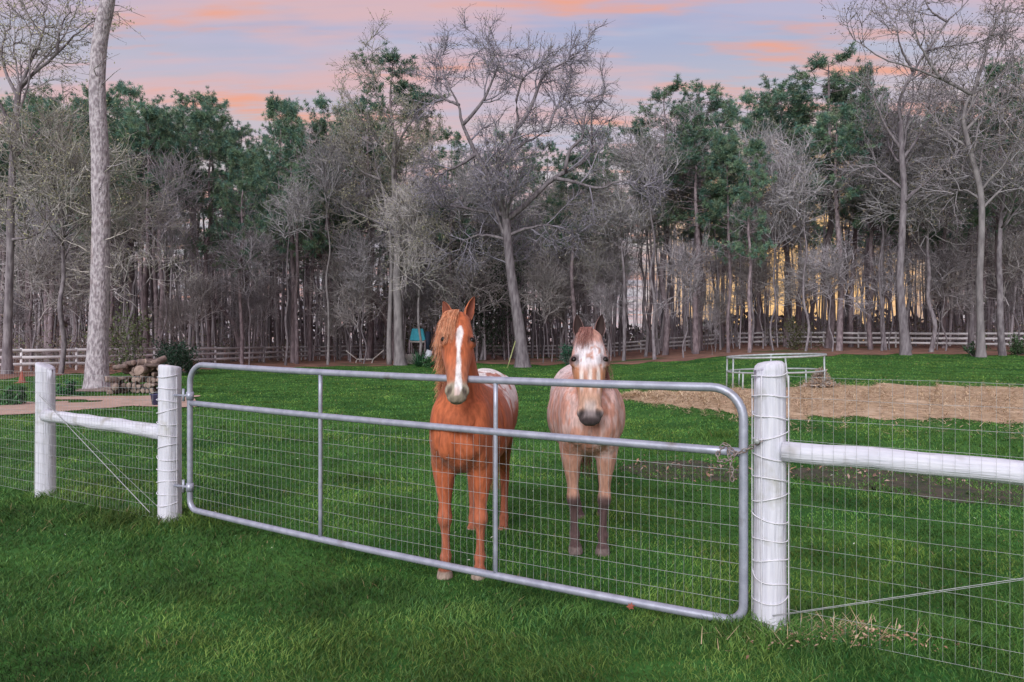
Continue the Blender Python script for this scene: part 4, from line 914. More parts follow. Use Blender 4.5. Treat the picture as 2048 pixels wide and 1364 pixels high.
shrub('spiky_plant', 'spiky dark green plant at the foot of the twin stemmed tree', 838, 44, 1.3, 1.2, (.06, .15, .08), 1, spiky=True, cat='plant')
shrub('evergreen_shrub', 'low rounded green shrub behind the chestnut horse', 862, 43, .8, 1.2, (.05, .13, .05), 2)
shrub('evergreen_shrub', 'dark green bush left of the roan horse head', 1142, 46, 1.5, 1.0, (.04, .11, .07), 3)
shrub('evergreen_shrub', 'dark evergreen bush behind the firewood and gate corner', 345, 33, 1.9, 2.0, (.03, .06, .04), 4, n=2600)
shrub('evergreen_shrub', 'loose green bush behind the rounded gate corner', 385, 35, 1.5, 1.8, (.05, .09, .055), 5, n=1800)
shrub('evergreen_shrub', 'flat-layered young evergreen right of the tall grey trunk', 252, 34, 3.2, 2.0, (.075, .095, .04), 6, n=1600)
shrub('weed_clump', 'leafy green weeds beyond the left fence post', 30, 17.5, .55, 1.2, (.05, .14, .05), 7, n=1500, cat='weeds')
shrub('weed_clump', 'green weeds at the foot of the tall grey trunk', 140, 21, .5, 1.0, (.04, .12, .05), 8, n=900, cat='weeds')
shrub('evergreen_shrub', 'olive shrub among the trunks behind the feeder', 1590, 47, 2.4, 2.0, (.07, .075, .035), 9)
shrub('evergreen_shrub', 'dark shrub below the pale trunk at the right edge', 2030, 41, 1.3, 1.6, (.05, .09, .04), 10)
shrub('holly_tree', 'dark leafy evergreen behind the ears of the chestnut horse', 960, 57, 11.0, 5.0, (.035, .055, .035), 11, leaf=.10, n=7000, cat='tree')
shrub('holly_tree', 'olive leafy evergreen around the twin stems', 815, 59, 7.5, 4.0, (.13, .14, .06), 12, leaf=.09, n=4500, cat='tree')
shrub('evergreen_shrub', 'green shrub at the foot of the pale leaning tree', 1945, 39, .9, 1.2, (.04, .08, .04), 13, n=800)
# ------------------------------------------------------------------ small things in the paddock
M_CUTEND = mat('cut_log_end', (.40, .31, .26), (.28, .21, .175), scale=14, rough=.9)
M_WOOD = mat('cut_wood', (.20, .15, .13), (.10, .075, .068), scale=9, rough=.9, bump=.5, island=True)
M_FEED = mat('pale_metal_ring', (.50, .56, .56), (.38, .42, .42), scale=10, rough=.5, metal=.3)
M_TEAL = mat('turquoise_cloth', (.07, .42, .52), (.05, .33, .40), scale=2, rough=.7)
M_DKBLUE = mat('navy_cloth', (.02, .035, .06), (.015, .02, .04), scale=2, rough=.8)
M_PLASTIC = mat('white_plastic', (.62, .66, .70), (.52, .55, .6), scale=5, rough=.5)
M_BOARD = mat('pale_boards', (.48, .45, .42), (.36, .33, .31), scale=6, stretch=(1, 6, 6), rough=.85)
M_ORANGE = mat('orange_plastic', (.36, .11, .075), (.28, .085, .06), scale=5, rough=.6)
M_BLUE = mat('blue_tub_plastic', (.07, .07, .16), (.05, .05, .11), scale=5, rough=.5)
M_POLE = mat('yellow_green_pole', (.42, .46, .20), rough=.5)

# firewood
FX, FY = atx(285, 21.5), 21.5
def log_mesh(seed, kind):
    g = np.random.default_rng(seed); S = 10; a = np.arange(S) * 2 * np.pi / S
    rad = np.ones(S) * .12 * (1 + .12 * np.sin(2 * a + seed))
    if kind == 'split': rad = np.where(np.sin(a + seed) > .25, rad * .35 / np.maximum(np.sin(a + seed), .35), rad)
    L = .23; V = []
    for y in (-L, -L + .008, L - .008, L):
        s = .93 if abs(y) == L else 1.0
        V.append(np.stack([rad * s * np.cos(a), a * 0 + y, rad * s * np.sin(a)], -1))
    V = np.concatenate(V); k = (np.arange(3) * S)[:, None]; j = np.arange(S)[None]; j2 = (j + 1) % S
    q = np.stack([k + j, k + S + j, k + S + j2, k + j2], -1).reshape(-1, 4)
    t = [[0, i, i + 1] for i in range(1, S - 1)] + [[3 * S, 3 * S + i + 1, 3 * S + i] for i in range(1, S - 1)]
    return make_mesh('log', V, [q, np.array(t)], False, None, [M_WOOD, M_CUTEND], [0] * len(q) + [1] * len(t))
LOGS = [log_mesh(s, 'round' if s % 3 == 0 else 'split') for s in range(6)]
def put_log(x, y, z, rot, s, label, group):
    o = obj('firewood_log', LOGS[random.randrange(6)], None, (x, y, z)); o.rotation_euler = rot; o.scale = (s, s * 1.2, s); return tag(o, label, 'log', group)
g0 = gzf(FX, FY)
for row in range(5):
    for k in range(10 - row):
        x = FX - .58 + row * .09 + k * .165 + random.uniform(-.03, .03); z = g0 + .10 + row * .165
        put_log(x, FY + random.uniform(-.1, .1), z, (random.uniform(-.1, .1), random.uniform(0, 6.28), random.uniform(-.25, .25)), random.uniform(.58, .80), 'split log stacked in the firewood heap beside the tall pine', 'stacked firewood')
for k in range(13):
    put_log(FX - .45 + .1 * k + random.uniform(-.1, .1), FY - .1 + random.uniform(-.2, .2), g0 + .92 + random.uniform(-.12, .14) - .02 * abs(k - 7), (random.uniform(-.5, .5), random.uniform(0, 6), random.uniform(.4, 2.7)), random.uniform(.6, .85), 'loose log thrown on top of the firewood heap', 'loose logs on the firewood')
for k in range(12):
    put_log(FX - .72 + random.uniform(-.2, .25), FY - .25 + random.uniform(-.3, .2), g0 + .09 + .18 * (k % 3), (random.uniform(-.3, .3), random.uniform(0, 6), random.uniform(-.8, .8)), random.uniform(.7, .9), 'small grey log spilled at the left end of the firewood heap', 'spilled logs by the firewood')
big = obj('chopping_block', LOGS[0], None, (FX + .18, FY - .36, g0 + .74)); big.scale = (1.35, .8, 1.25); tag(big, 'large round cut log facing out near the top of the firewood', 'log')

# hay ring feeder
FD = 20.0; fx0 = atx(1551, FD); fz = gzf(fx0, FD) + .10
hr = empty('hay_feeder', (fx0, FD, fz)); tag(hr, 'round metal hay feeder ring with two pale rails standing in the straw', 'feeder')
a = np.linspace(0, 2 * np.pi, 49)
RR = 1.32
for z, rr, tilt in ((1.195, .030, .05), (.77, .026, .035)):
    mb = MB(); add_tube(mb, np.stack([fx0 + RR * np.cos(a), FD + RR * np.sin(a), z + tilt * np.cos(a)], -1), rr, 8, cap=False); under(mb.build('ring_rail', M_FEED, smooth_shade=True), hr)
for k, ang in enumerate((-168, -150, -100, -40, -8, 30, 75, 120, 160)):
    ca, sa = math.cos(R(ang)), math.sin(R(ang)); mb = MB(); xb, yb = fx0 + (RR + .02) * ca, FD + (RR + .02) * sa
    top = 1.19 if k % 2 == 0 or k == 3 else .78
    add_tube(mb, [(xb + (.1 if k == 2 else 0), yb, gzf(xb, yb) - .05), (fx0 + RR * ca, FD + RR * sa, top + .04 * ca)], .024, 8); under(mb.build('leg', M_FEED, smooth_shade=True), hr)
# a heap of hay against its right leg
g = np.random.default_rng(33); n = 2600; hx, hy = atx(1642, 19.3), 19.3
th = g.random(n) * 6.28; rr = np.abs(g.normal(0, .20, n)); P = np.stack([hx + rr * np.cos(th), hy + rr * np.sin(th) * .8, gz(hx + rr * np.cos(th), hy + rr * np.sin(th)) + .15 + .42 * np.exp(-(rr / .22) ** 2) * g.random(n) ** .4], -1)
dv = norm(g.normal(0, 1, (n, 3)) * [1, 1, .5]) * g.uniform(.05, .16, (n, 1)); w = norm(np.cross(dv, g.normal(0, 1, (n, 3)))) * .007
V = np.stack([P - w, P + w, P + dv + w, P + dv - w], 1).reshape(-1, 3); cpal = np.array([(.55, .40, .27), (.42, .30, .22), (.48, .44, .40), (.30, .25, .22)])
tag(obj('hay_heap', make_mesh('hay_heap', V, [np.arange(4 * n).reshape(-1, 4)], False, np.repeat(cpal[g.integers(0, 4, n)], 4, 0), [M_STRAND])), 'small heap of hay against the right leg of the feeder', 'hay', kind='stuff')

# hammock stand
d = 50.0; hz = gzf(atx(730, d), d)
hs_ = empty('hammock_stand', (atx(730, d), d, hz)); tag(hs_, 'pale empty hammock stand on the brown straw before the board fence', 'hammock stand')
def seg(par, name, pts, r, m, S=8):
    mb = MB(); add_tube(mb, pts, r, S); return under(mb.build(name, m, smooth_shade=True), par)
zz = hz + .32
seg(hs_, 'base_beam', [(atx(714, d), d, zz), (atx(748, d), d, zz)], .045, M_BOARD)
seg(hs_, 'arm', [(atx(714, d), d, zz), (atx(692, d), d, zz + .62)], .040, M_BOARD); seg(hs_, 'arm', [(atx(746, d), d, zz), (atx(768, d), d, zz + .66)], .040, M_BOARD)
for px in (714, 746): seg(hs_, 'foot', [(atx(px, d), d - .45, hz + .03), (atx(px, d), d, zz), (atx(px, d), d + .45, hz + .03)], .04, M_BOARD)

# play house with turquoise sides, board box and white chair
d = 49.0; ph = empty('play_house', (atx(834, d), d, gzf(atx(834, d), d))); tag(ph, 'small turquoise tent-roofed play house at the edge of the wood', 'play house')
x0, x1, t0, t1 = atx(819, d), atx(850, d), atx(822.5, d), atx(844, d); zb_, zt_ = atz(681, d), atz(657, d); z0 = gzf(atx(834, d), d)
mb = MB(); v = [(x0, d, zb_), (x1, d, zb_), (t1, d + .45, zt_), (t0, d + .45, zt_), (x0, d + 1.1, zb_), (x1, d + 1.1, zb_), (t1, d + .65, zt_), (t0, d + .65, zt_)]
mb.add(v, None, [[0, 1, 2, 3], [5, 4, 7, 6], [4, 0, 3, 7], [1, 5, 6, 2], [3, 2, 6, 7]]); under(mb.build('canopy', M_TEAL), ph)
mb = MB(); add_box(mb, (x1 + .02, d + .1, z0 + .9), (x1 + .3, d + 1.0, zt_ - .2)); under(mb.build('side_flap', M_DKBLUE), ph)
for xx in (x0, x1):
    for yy in (d, d + 1.1): seg(ph, 'post', [(xx, yy, z0 - .1), (xx, yy, zb_ + .05)], .05, M_BARK_P)
mb = MB(); add_box(mb, (x0 - .02, d - .02, zb_ - .16), (x1 + .02, d + 1.12, zb_ - .04)); under(mb.build('platform', M_BOARD), ph)
d = 48.5; bx0, bx1 = atx(807, d), atx(832, d); z0 = gzf(bx0, d)
bxs = empty('board_box', ((bx0 + bx1) / 2, d, z0)); tag(bxs, 'low box of pale boards between the twin stems and slender trunk', 'box')
for k in range(5):
    mb = MB(); add_box(mb, (bx0, d - .03, z0 + .02 + k * .135), (bx1, d, z0 + .145 + k * .135)); under(mb.build('board', M_BOARD), bxs)
    mb = MB(); add_box(mb, (bx0, d + .75, z0 + .02 + k * .135), (bx1, d + .78, z0 + .145 + k * .135)); under(mb.build('board', M_BOARD), bxs)
for xx in (bx0 + .03, bx1 - .06):
    mb = MB(); add_box(mb, (xx, d, z0), (xx + .03, d + .75, z0 + .69)); under(mb.build('end_panel', M_BOARD), bxs)
d = 47.0; cx = atx(853, d); z0 = gzf(cx, d)
chx = empty('garden_chair', (cx, d, z0)); tag(chx, 'white garden chair beside the slender trunk', 'chair')
mb = MB(); Mx = Matrix.Translation((cx, d + .2, z0 + .42)) @ Matrix.Rotation(R(18), 4, 'Y') @ Matrix.Rotation(R(-15), 4, 'X'); add_box(mb, (-.21, -.02, 0), (.21, .02, .62), M4=Mx); under(mb.build('backrest', M_PLASTIC), chx)
mb = MB(); add_box(mb, (cx - .23, d - .25, z0 + .38), (cx + .23, d + .2, z0 + .43)); under(mb.build('seat', M_PLASTIC), chx)
for sx in (-.2, .2):
    for sy in (-.22, .18): seg(chx, 'leg', [(cx + sx, d + sy, z0 - .02), (cx + sx * .95, d + sy, z0 + .4)], .025, M_PLASTIC)
# leaning pole at the spreading tree
d = 41.0; seg_o = MB(); add_tube(seg_o, [(atx(1014, d), d, gzf(0, d) - .05), (atx(1031, d), d + .35, atz(682, d))], .032, 8); tag(seg_o.build('leaning_pole', M_POLE), 'thin yellow-green pole leaning on the trunk behind the horses', 'pole')
# orange marker cone at far left, blue tub behind the hinge post
d = 27.0; cx = atx(44, d); z0 = gzf(cx, d)
co = empty('marker_cone', (cx, d, z0)); tag(co, 'faded orange marker cone beyond the left fence post', 'cone')
V = []; S = 14
for r_, z_ in ((.17, 0), (.17, .03), (.125, .035), (.03, .46), (.0, .47)): V.append([(r_ * math.cos(2 * math.pi * k / S), r_ * math.sin(2 * math.pi * k / S), z_) for k in range(S)])
V = np.array(V).reshape(-1, 3); k = (np.arange(4) * S)[:, None]; j = np.arange(S)[None]; j2 = (j + 1) % S
obj('cone_body', make_mesh('cone_body', V, [np.stack([k + j, k + j2, k + S + j2, k + S + j], -1).reshape(-1, 4)], True, None, [M_ORANGE]), co)
mb = MB(); add_box(mb, (-.21, -.21, -.03), (.21, .21, .012)); mb.build('foot_plate', M_ORANGE, co)
d = 17.5; cx = atx(318, d); z0 = gzf(cx, d)
tb = empty('feed_tub', (cx, d, z0)); tag(tb, 'small dark blue tub on the sandy path behind the hinge post', 'tub')
V = []
for r_, z_ in ((.0, .01), (.15, .0), (.19, .28), (.205, .285), (.205, .30), (.18, .30), (.14, .03), (0, .03)): V.append([(r_ * math.cos(2 * math.pi * k / S), r_ * math.sin(2 * math.pi * k / S), z_) for k in range(S)])
V = np.array(V).reshape(-1, 3); k = (np.arange(7) * S)[:, None]
obj('tub_body', make_mesh('tub_body', V, [np.stack([k + j, k + j2, k + S + j2, k + S + j], -1).reshape(-1, 4)], True, None, [M_BLUE]), tb)
mb = MB(); aa = np.linspace(0, np.pi, 12); add_tube(mb, np.stack([.2 * np.cos(aa), .05 * np.sin(aa) - .1, .29 + .06 * np.sin(aa)], -1), .006, 5); mb.build('handle', M_WIRE, tb)
# rust-red leaf caught at the gate foot
p = gp(GL - .62, .085, .055); mb = MB()
lf = [(-.026, 0), (-.012, .010), (-.016, .022), (-.002, .014), (.006, .027), (.010, .012), (.026, .010), (.014, -.002), (.018, -.014), (.004, -.010), (-.010, -.018), (-.012, -.006)]
mb.add([(p[0], p[1] - .006, p[2])] + [(p[0] + a_, p[1] + .004 * math.sin(k * 2), p[2] + b_) for k, (a_, b_) in enumerate(lf)], [[0, 1 + k, 1 + (k + 1) % 12] for k in range(12)]); tag(mb.build('fallen_leaf', M_ORANGE), 'rust red leaf caught against the bottom tube of the gate', 'leaf')
# ------------------------------------------------------------------ horses
M_COAT = mat('horse_coat', attr=True, scale=46, stretch=(1, 1, .22), rough=.68, vary=.22, spec=.2, sheen=.1, bump=.5, bdist=.008)
M_HAIR = mat('horse_hair', attr=True, scale=30, rough=.5, vary=.15, spec=.3)
M_EYE = mat('horse_eye', (.010, .007, .005), rough=.28, spec=.3)

def loft(st, nseg=26, sub=5, e=2.2, taper=0.0):
    """st rows: cx,cy,cz, rx, vx,vy,vz (unit V), rp, rm  -> closed shell"""
    st = catmull(np.array(st, float), sub)
    a = np.arange(nseg) * 2 * np.pi / nseg; ca = np.sign(np.cos(a)) * np.abs(np.cos(a)) ** (2 / e); sa = np.sign(np.sin(a)) * np.abs(np.sin(a)) ** (2 / e)
    V = []
    for r in st:
        rv = np.where(sa >= 0, r[7], r[8]) * sa; rx = r[3] * ca * (1 - taper * np.maximum(0, -sa))
        V.append(r[:3] + rx[:, None] * np.array([1, 0, 0]) + rv[:, None] * norm(r[4:7]))
    K = len(V); V = np.concatenate(V); k = (np.arange(K - 1) * nseg)[:, None]; j = np.arange(nseg)[None]; j2 = (j + 1) % nseg
    q = np.stack([k + j, k + j2, k + nseg + j2, k + nseg + j], -1).reshape(-1, 4)
    V = np.concatenate([V, [V[:nseg].mean(0)], [V[-nseg:].mean(0)]]); n = K * nseg
    t = np.concatenate([np.stack([np.full(nseg, n), (np.arange(nseg) + 1) % nseg, np.arange(nseg)], -1), np.stack([np.full(nseg, n + 1), n - nseg + np.arange(nseg), n - nseg + (np.arange(nseg) + 1) % nseg], -1)])
    return V, q, t
def ball(c, r, n=14, m=9):
    a = np.arange(n) * 2 * np.pi / n; V = [np.array([[0, 0, -1.0]])]
    for i in range(1, m): b = -np.pi / 2 + np.pi * i / m; V.append(np.stack([np.cos(b) * np.cos(a), np.cos(b) * np.sin(a), a * 0 + np.sin(b)], -1))
    V.append(np.array([[0, 0, 1.0]])); V = np.concatenate(V) * np.array(r) + np.array(c)
    q = []; t = []
    for i in range(m - 2):
        for k in range(n): q.append([1 + i * n + k, 1 + i * n + (k + 1) % n, 1 + (i + 1) * n + (k + 1) % n, 1 + (i + 1) * n + k])
    L = len(V) - 1
    for k in range(n): t.append([0, 1 + (k + 1) % n, 1 + k]); t.append([L, 1 + (m - 2) * n + k, 1 + (m - 2) * n + (k + 1) % n])
    return V, np.array(q), np.array(t)

def build_horse(cfg):
    g = np.random.default_rng(cfg['seed']); mb = MB()
    def add(x): mb.add(x[0], x[2], x[1])
    W = cfg.get('wide', 1.0)
    # trunk: f forward, top, bottom, half width
    B = [(-1.50, 1.17, 1.02, .06), (-1.45, 1.27, .92, .17), (-1.32, 1.385, .84, .255), (-1.12, 1.445, .80, .285), (-.90, 1.435, .80, .275), (-.65, 1.385, .74, .295), (-.40, 1.365, .71, .310), (-.18, 1.40, .705, .280),
         (.00, 1.43, .735, .225), (.11, 1.37, .775, .200), (.20, 1.27, .83, .165), (.26, 1.17, .92, .10)]
    st = []
    for f, zt_, zb_, w in B:
        zc = .46 * zt_ + .54 * zb_; st.append((0, -f, zc, w * W, 0, 0, 1, zt_ - zc, zc - zb_))
    add(loft(st, 34, 5, 2.15))
    # pectorals, shoulders, haunches
    for s in (-1, 1):
        add(ball((s * .080 * W, -.20, .99), (.092, .075, .14))); add(ball((s * .145 * W, -.05, 1.03), (.085, .17, .27))); add(ball((s * .16, 1.16, 1.10), (.135, .26, .29)))
        add(ball((s * .140 * W, .0, .80), (.078, .10, .15)))
    # front legs
    for s, (hx, hf) in zip((-1, 1), cfg['front']):
        F_ = [(.98, -.02, .085, .115), (.84, .0, .094, .104), (.74, .0, .085, .092), (.62, .0, .064, .073), (.50, .005, .047, .054), (.435, .012, .056, .060), (.39, .012, .052, .056), (.335, .002, .035, .040), (.25, .0, .030, .037), (.17, .0, .034, .042), (.135, .004, .045, .052), (.10, .022, .035, .040), (.07, .038, .040, .045), (.055, .042, .050, .056), (.0, .058, .060, .068)]
        xt = s * .140 * W; st = []
        for z, f, rx, rv in F_:
            k = 1 - min(z, .95) / .95; st.append((xt + (hx - xt) * k ** .8, -(f + hf * k), z, rx, 0, -1, 0, rv, rv))
        add(loft(st, 20, 4, 2.1))
    for s, (hx, hf) in zip((-1, 1), cfg['hind']):
        H_ = [(1.16, -1.10, .12, .22), (1.0, -1.10, .115, .205), (.86, -1.07, .098, .165), (.75, -1.10, .076, .125), (.63, -1.17, .056, .085), (.53, -1.25, .048, .070), (.47, -1.255, .046, .062), (.40, -1.235, .037, .047), (.26, -1.215, .032, .039), (.17, -1.205, .035, .042), (.135, -1.20, .042, .049), (.10, -1.18, .037, .042), (.07, -1.165, .041, .046), (.055, -1.16, .050, .056), (.0, -1.145, .060, .067)]
        xt = s * .16 * W; st = []
        for z, f, rx, rv in H_:
            k = 1 - min(z, 1.0) / 1.0; st.append((xt + (hx - xt) * k, -(f + hf * k), z, rx, 0, -1, 0, rv, rv))
        add(loft(st, 20, 4, 2.1))
    # head frame
    hs, p = cfg['hs'], R(cfg['pitch']); poll = np.array(cfg['poll'])
    S_ = np.array([0, -math.sin(p), -math.cos(p)]); N_ = np.array([0, -math.cos(p), math.sin(p)]); X_ = np.array([1.0, 0, 0])
    Rm = np.array((Matrix.Rotation(R(cfg['yaw']), 3, 'Z') @ Matrix.Rotation(R(cfg['roll']), 3, Vector(N_))))
    S_, N_, X_ = Rm @ S_, Rm @ N_, Rm @ X_
    HW = cfg.get('hw', 1.1)
    def hp(s, l, n): return poll + hs * (np.multiply.outer(s, S_) + np.multiply.outer(np.asarray(l) * HW, X_) + np.multiply.outer(n, N_))
    # neck: from the chest up to the poll
    nt_ = poll + hs * (N_ * -.085 + S_ * .035)
    nk = [((0, .06, 1.02), .20, .27), ((0, .02, 1.22), .165, .27)]
    b0 = np.array([0, -.0, 1.30]); pts = [np.array([0, .05, 1.05]), np.array([0, .035, 1.22]), b0 * .62 + nt_ * .38 + np.array([0, .02, -.02]), b0 * .28 + nt_ * .72 + np.array([0, .015, 0]), nt_]
    rx = [.20, .160, .112, .088, .074]; rv = [.26, .255, .185, .142, .105 * hs]
    st = []; P = np.array(pts); T = norm(np.gradient(P, axis=0))
    for k in range(5):
        V_ = norm(np.cross(np.array([1.0, 0, 0]), T[k])); V_ = V_ if V_[1] < 0 else -V_
        st.append((*P[k], rx[k], *V_, rv[k], rv[k]))
    add(loft(st, 26, 6, 2.1))
    # skull
    HS = [(-.035, .050, .012, -.12), (.02, .076, .034, -.165), (.09, .094, .048, -.215), (.17, .103, .053, -.245), (.24, .098, .050, -.245), (.31, .089, .042, -.205), (.38, .076, .032, -.155), (.45, .066, .025, -.125), (.52, .064, .022, -.115), (.57, .066, .018, -.112), (.61, .058, .004, -.100), (.638, .036, -.022, -.078)]
    hm = MB(); st = [(0, s, (a + b) / 2, w, 0, 0, 1, (a - b) / 2, (a - b) / 2) for s, w, a, b in HS]
    def addh(x): hm.add(x[0], x[2], x[1])
    addh(loft(st, 30, 5, 2.35, .38))
    for s in (-1, 1):
        addh(ball((s * .088, .205, -.006), (.032, .045, .036))); addh(ball((s * .066, .21, -.14), (.035, .085, .085))); addh(ball((s * .050, .555, -.020), (.026, .040, .032)))
        addh(ball((s * .055, .015, -.03), (.028, .03, .03)))
    addh(ball((0, .575, -.105), (.042, .042, .030)))
    hv = np.concatenate(hm.v); hv = hp(hv[:, 1], hv[:, 0], hv[:, 2])
    mb.add(hv, np.concatenate(hm.f3), np.concatenate(hm.f4))
    # weld into one skin
    me0 = mb.mesh('tmp', M_COAT); o0 = bpy.data.objects.new('tmp', me0); COL.objects.link(o0)
    rmod = o0.modifiers.new('r', 'REMESH'); rmod.mode = 'VOXEL'; rmod.voxel_size = .0105; rmod.adaptivity = 0
    dg = bpy.context.evaluated_depsgraph_get(); me1 = bpy.data.meshes.new_from_object(o0.evaluated_get(dg))
    nv = len(me1.vertices); co = np.empty(nv * 3, np.float32); me1.vertices.foreach_get('co', co); co = co.reshape(-1, 3).astype(float)
    ed = np.empty(len(me1.edges) * 2, np.int32); me1.edges.foreach_get('vertices', ed); ed = ed.reshape(-1, 2)
    nl = len(me1.loops); lv = np.empty(nl, np.int32); me1.loops.foreach_get('vertex_index', lv)
    lt = np.empty(len(me1.polygons), np.int32); me1.polygons.foreach_get('loop_total', lt)
    bpy.data.objects.remove(o0); bpy.data.meshes.remove(me0); bpy.data.meshes.remove(me1)
    quads = lv.reshape(-1, 4) if (lt == 4).all() else None
    if quads is None:
        st_ = np.concatenate([[0], np.cumsum(lt)[:-1]]); quads = lv[(st_[lt == 4][:, None] + np.arange(4))]; tri = lv[(st_[lt == 3][:, None] + np.arange(3))]
    else: tri = np.zeros((0, 3), int)
    deg = np.bincount(ed.ravel(), minlength=nv).astype(float)[:, None]
    def head_coords(c):
        r = (c - poll) / hs; return r @ S_, r @ X_ / HW, r @ N_
    def lap(c):
        a = np.zeros_like(c)
        for k in range(3): a[:, k] = np.bincount(ed[:, 0], c[ed[:, 1], k], nv) + np.bincount(ed[:, 1], c[ed[:, 0], k], nv)
        return a / deg
    for it in range(26):
        s, l, n = head_coords(co); hd = smooth(.06, .16, s) * (n > -.3) * (np.abs(l) < .2) * (s < .8); low = smooth(.5, .35, co[:, 2])
        w = .62 * (1 - .72 * np.maximum(hd, low)) if it < 5 else .62 * (1 - np.maximum(hd, low)) ** 2
        co = co + w[:, None] * (lap(co) - co)
    # nostrils, mouth, eye sockets
    s, l, n = head_coords(co); inhead = (s > .35) & (s < .8) & (np.abs(l) < .15) & (n > -.2)
    cen = np.array([(co[:, 0] * 0).mean(), 0, 0])
    for sg in (-1, 1):
        dn = ((s - .567 - .5 * (np.abs(l) - .045)) / .026) ** 2 + ((l - sg * .048) / .013) ** 2; m_ = np.exp(-dn) * inhead * (n > -.05)
        co -= (N_ * .7 + X_ * sg * .5)[None] * (m_ * .020 * hs)[:, None]
        rim = np.exp(-(np.sqrt(dn) - 1.7) ** 2 * 3) * inhead * (n > -.05); co += (N_ * .7 + X_ * sg * .6)[None] * (rim * .003 * hs)[:, None]
    mo = np.exp(-((n + .052 + .35 * (.63 - s)) / .006) ** 2) * inhead * smooth(.50, .55, s); co -= (S_ * .010 * hs)[None] * mo[:, None] + (X_[None] * np.sign(l)[:, None]) * (mo * .004)[:, None]
    for sg in (-1, 1):
        ds = ((s - .20) / .040) ** 2 + ((n - .012) / .026) ** 2; m_ = np.exp(-ds) * (l * sg > .06); co -= (X_ * sg)[None] * (m_ * .010 * hs)[:, None]
    # soft muscle relief
    nrm = np.zeros_like(co); q0 = quads; fn = np.cross(co[q0[:, 2]] - co[q0[:, 0]], co[q0[:, 3]] - co[q0[:, 1]])
    for k in range(4):
        for j in range(3): nrm[:, j] += np.bincount(q0[:, k], fn[:, j], nv)
    nrm = norm(nrm); co += nrm * ((fbm(co * [1, 1, .7], 7, 3) - .5) * .022 * smooth(.45, .8, co[:, 2]) * (1 - hd))[:, None]
    ax_, yy, zz_ = np.abs(co[:, 0]), co[:, 1], co[:, 2]; fr_ = smooth(.06, -.08, yy) * (1 - hd)
    gro = .016 * np.exp(-(co[:, 0] / .016) ** 2) * smooth(.76, .86, zz_) * smooth(1.16, 1.04, zz_) + .013 * np.exp(-((ax_ - .125 - .10 * (1.05 - zz_)) / .016) ** 2) * smooth(.78, .88, zz_) * smooth(1.28, 1.12, zz_) - .012 * np.exp(-((ax_ - .07) / .04) ** 2 - ((zz_ - .98) / .10) ** 2)
    co -= nrm * (gro * fr_)[:, None]
    flank = .012 * np.exp(-((yy - .16 - .12 * (zz_ - .9)) / .03) ** 2) * smooth(.75, .9, zz_) * smooth(1.35, 1.2, zz_) * (ax_ > .1) * (1 - hd); co -= nrm * flank[:, None]
    s, l, n = head_coords(co)
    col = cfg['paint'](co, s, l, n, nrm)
    # ears: cupped shells
    ev, ef, ec = [], [], []; off = nv
    for sg, spec_ in zip((-1, 1), cfg['ears']):
        tilt_out, fwd, twist, L = spec_
        base = hp(.005, sg * .056, -.035)
        ax = norm(-S_ * math.cos(R(fwd)) + N_ * math.sin(R(fwd))); ax = norm(ax * math.cos(R(tilt_out)) + X_ * sg * math.sin(R(tilt_out)))
        face = norm(N_ - ax * np.dot(N_, ax)); sd = np.cross(ax, face)
        face, sd = face * math.cos(R(twist)) + sd * math.sin(R(twist)), sd * math.cos(R(twist)) - face * math.sin(R(twist))
        nt2, na = 13, 11; grid = []
        for inner in (0, 1):
            for i in range(nt2):
                t = i / (nt2 - 1); w = .036 * hs * (math.sin(math.pi * (.20 + .80 * t)) ** .8 + .04 * (1 - t)) * (1.08 if t < .5 else 1.0); cup = R(118 - 40 * t)
                for k in range(na):
                    u = -1 + 2 * k / (na - 1); an = u * cup; rr_ = w * (1 if not inner else .86)
                    pt = base + ax * (t * L * hs - .02) + sd * math.sin(an) * rr_ + face * (-math.cos(an) * rr_ * .8 + .004 + .012 * t * t) ; grid.append(pt + (face * .0035 if inner else 0)); ec.append(cfg['ear_in'] if inner and abs(u) < .86 else cfg['ear_out'])
        grid = np.array(grid); ev.append(grid); m = nt2 * na
        for inner in (0, 1):
            for i in range(nt2 - 1):
                for k in range(na - 1):
                    a0 = inner * m + i * na + k; f_ = [a0, a0 + 1, a0 + na + 1, a0 + na]; ef.append([off + x for x in (f_ if not inner else f_[::-1])])
        for i in range(nt2 - 1):
            for k in (0, na - 1): ef.append([off + x for x in (i * na + k, (i + 1) * na + k, m + (i + 1) * na + k, m + i * na + k)])
        for k in range(na - 1): ef.append([off + x for x in ((nt2 - 1) * na + k, (nt2 - 1) * na + k + 1, m + (nt2 - 1) * na + k + 1, m + (nt2 - 1) * na + k)])
        off += 2 * m
    allv = np.concatenate([co] + ev); allc = np.concatenate([col, np.array(ec)])
    me = make_mesh('horse', allv, [np.concatenate([quads, np.array(ef)]), tri], True, allc, [M_COAT])
    ho = obj('horse', me); tag(ho, cfg['label'], 'horse')
    for sg in (-1, 1):
        V, q, t = ball((0, 0, 0), (.022 * hs,) * 3, 16, 10); c = hp(.20, sg * .0875, .012); e_ = obj('eye', make_mesh('eye', V + c, [q, t], True, None, [M_EYE]), ho)
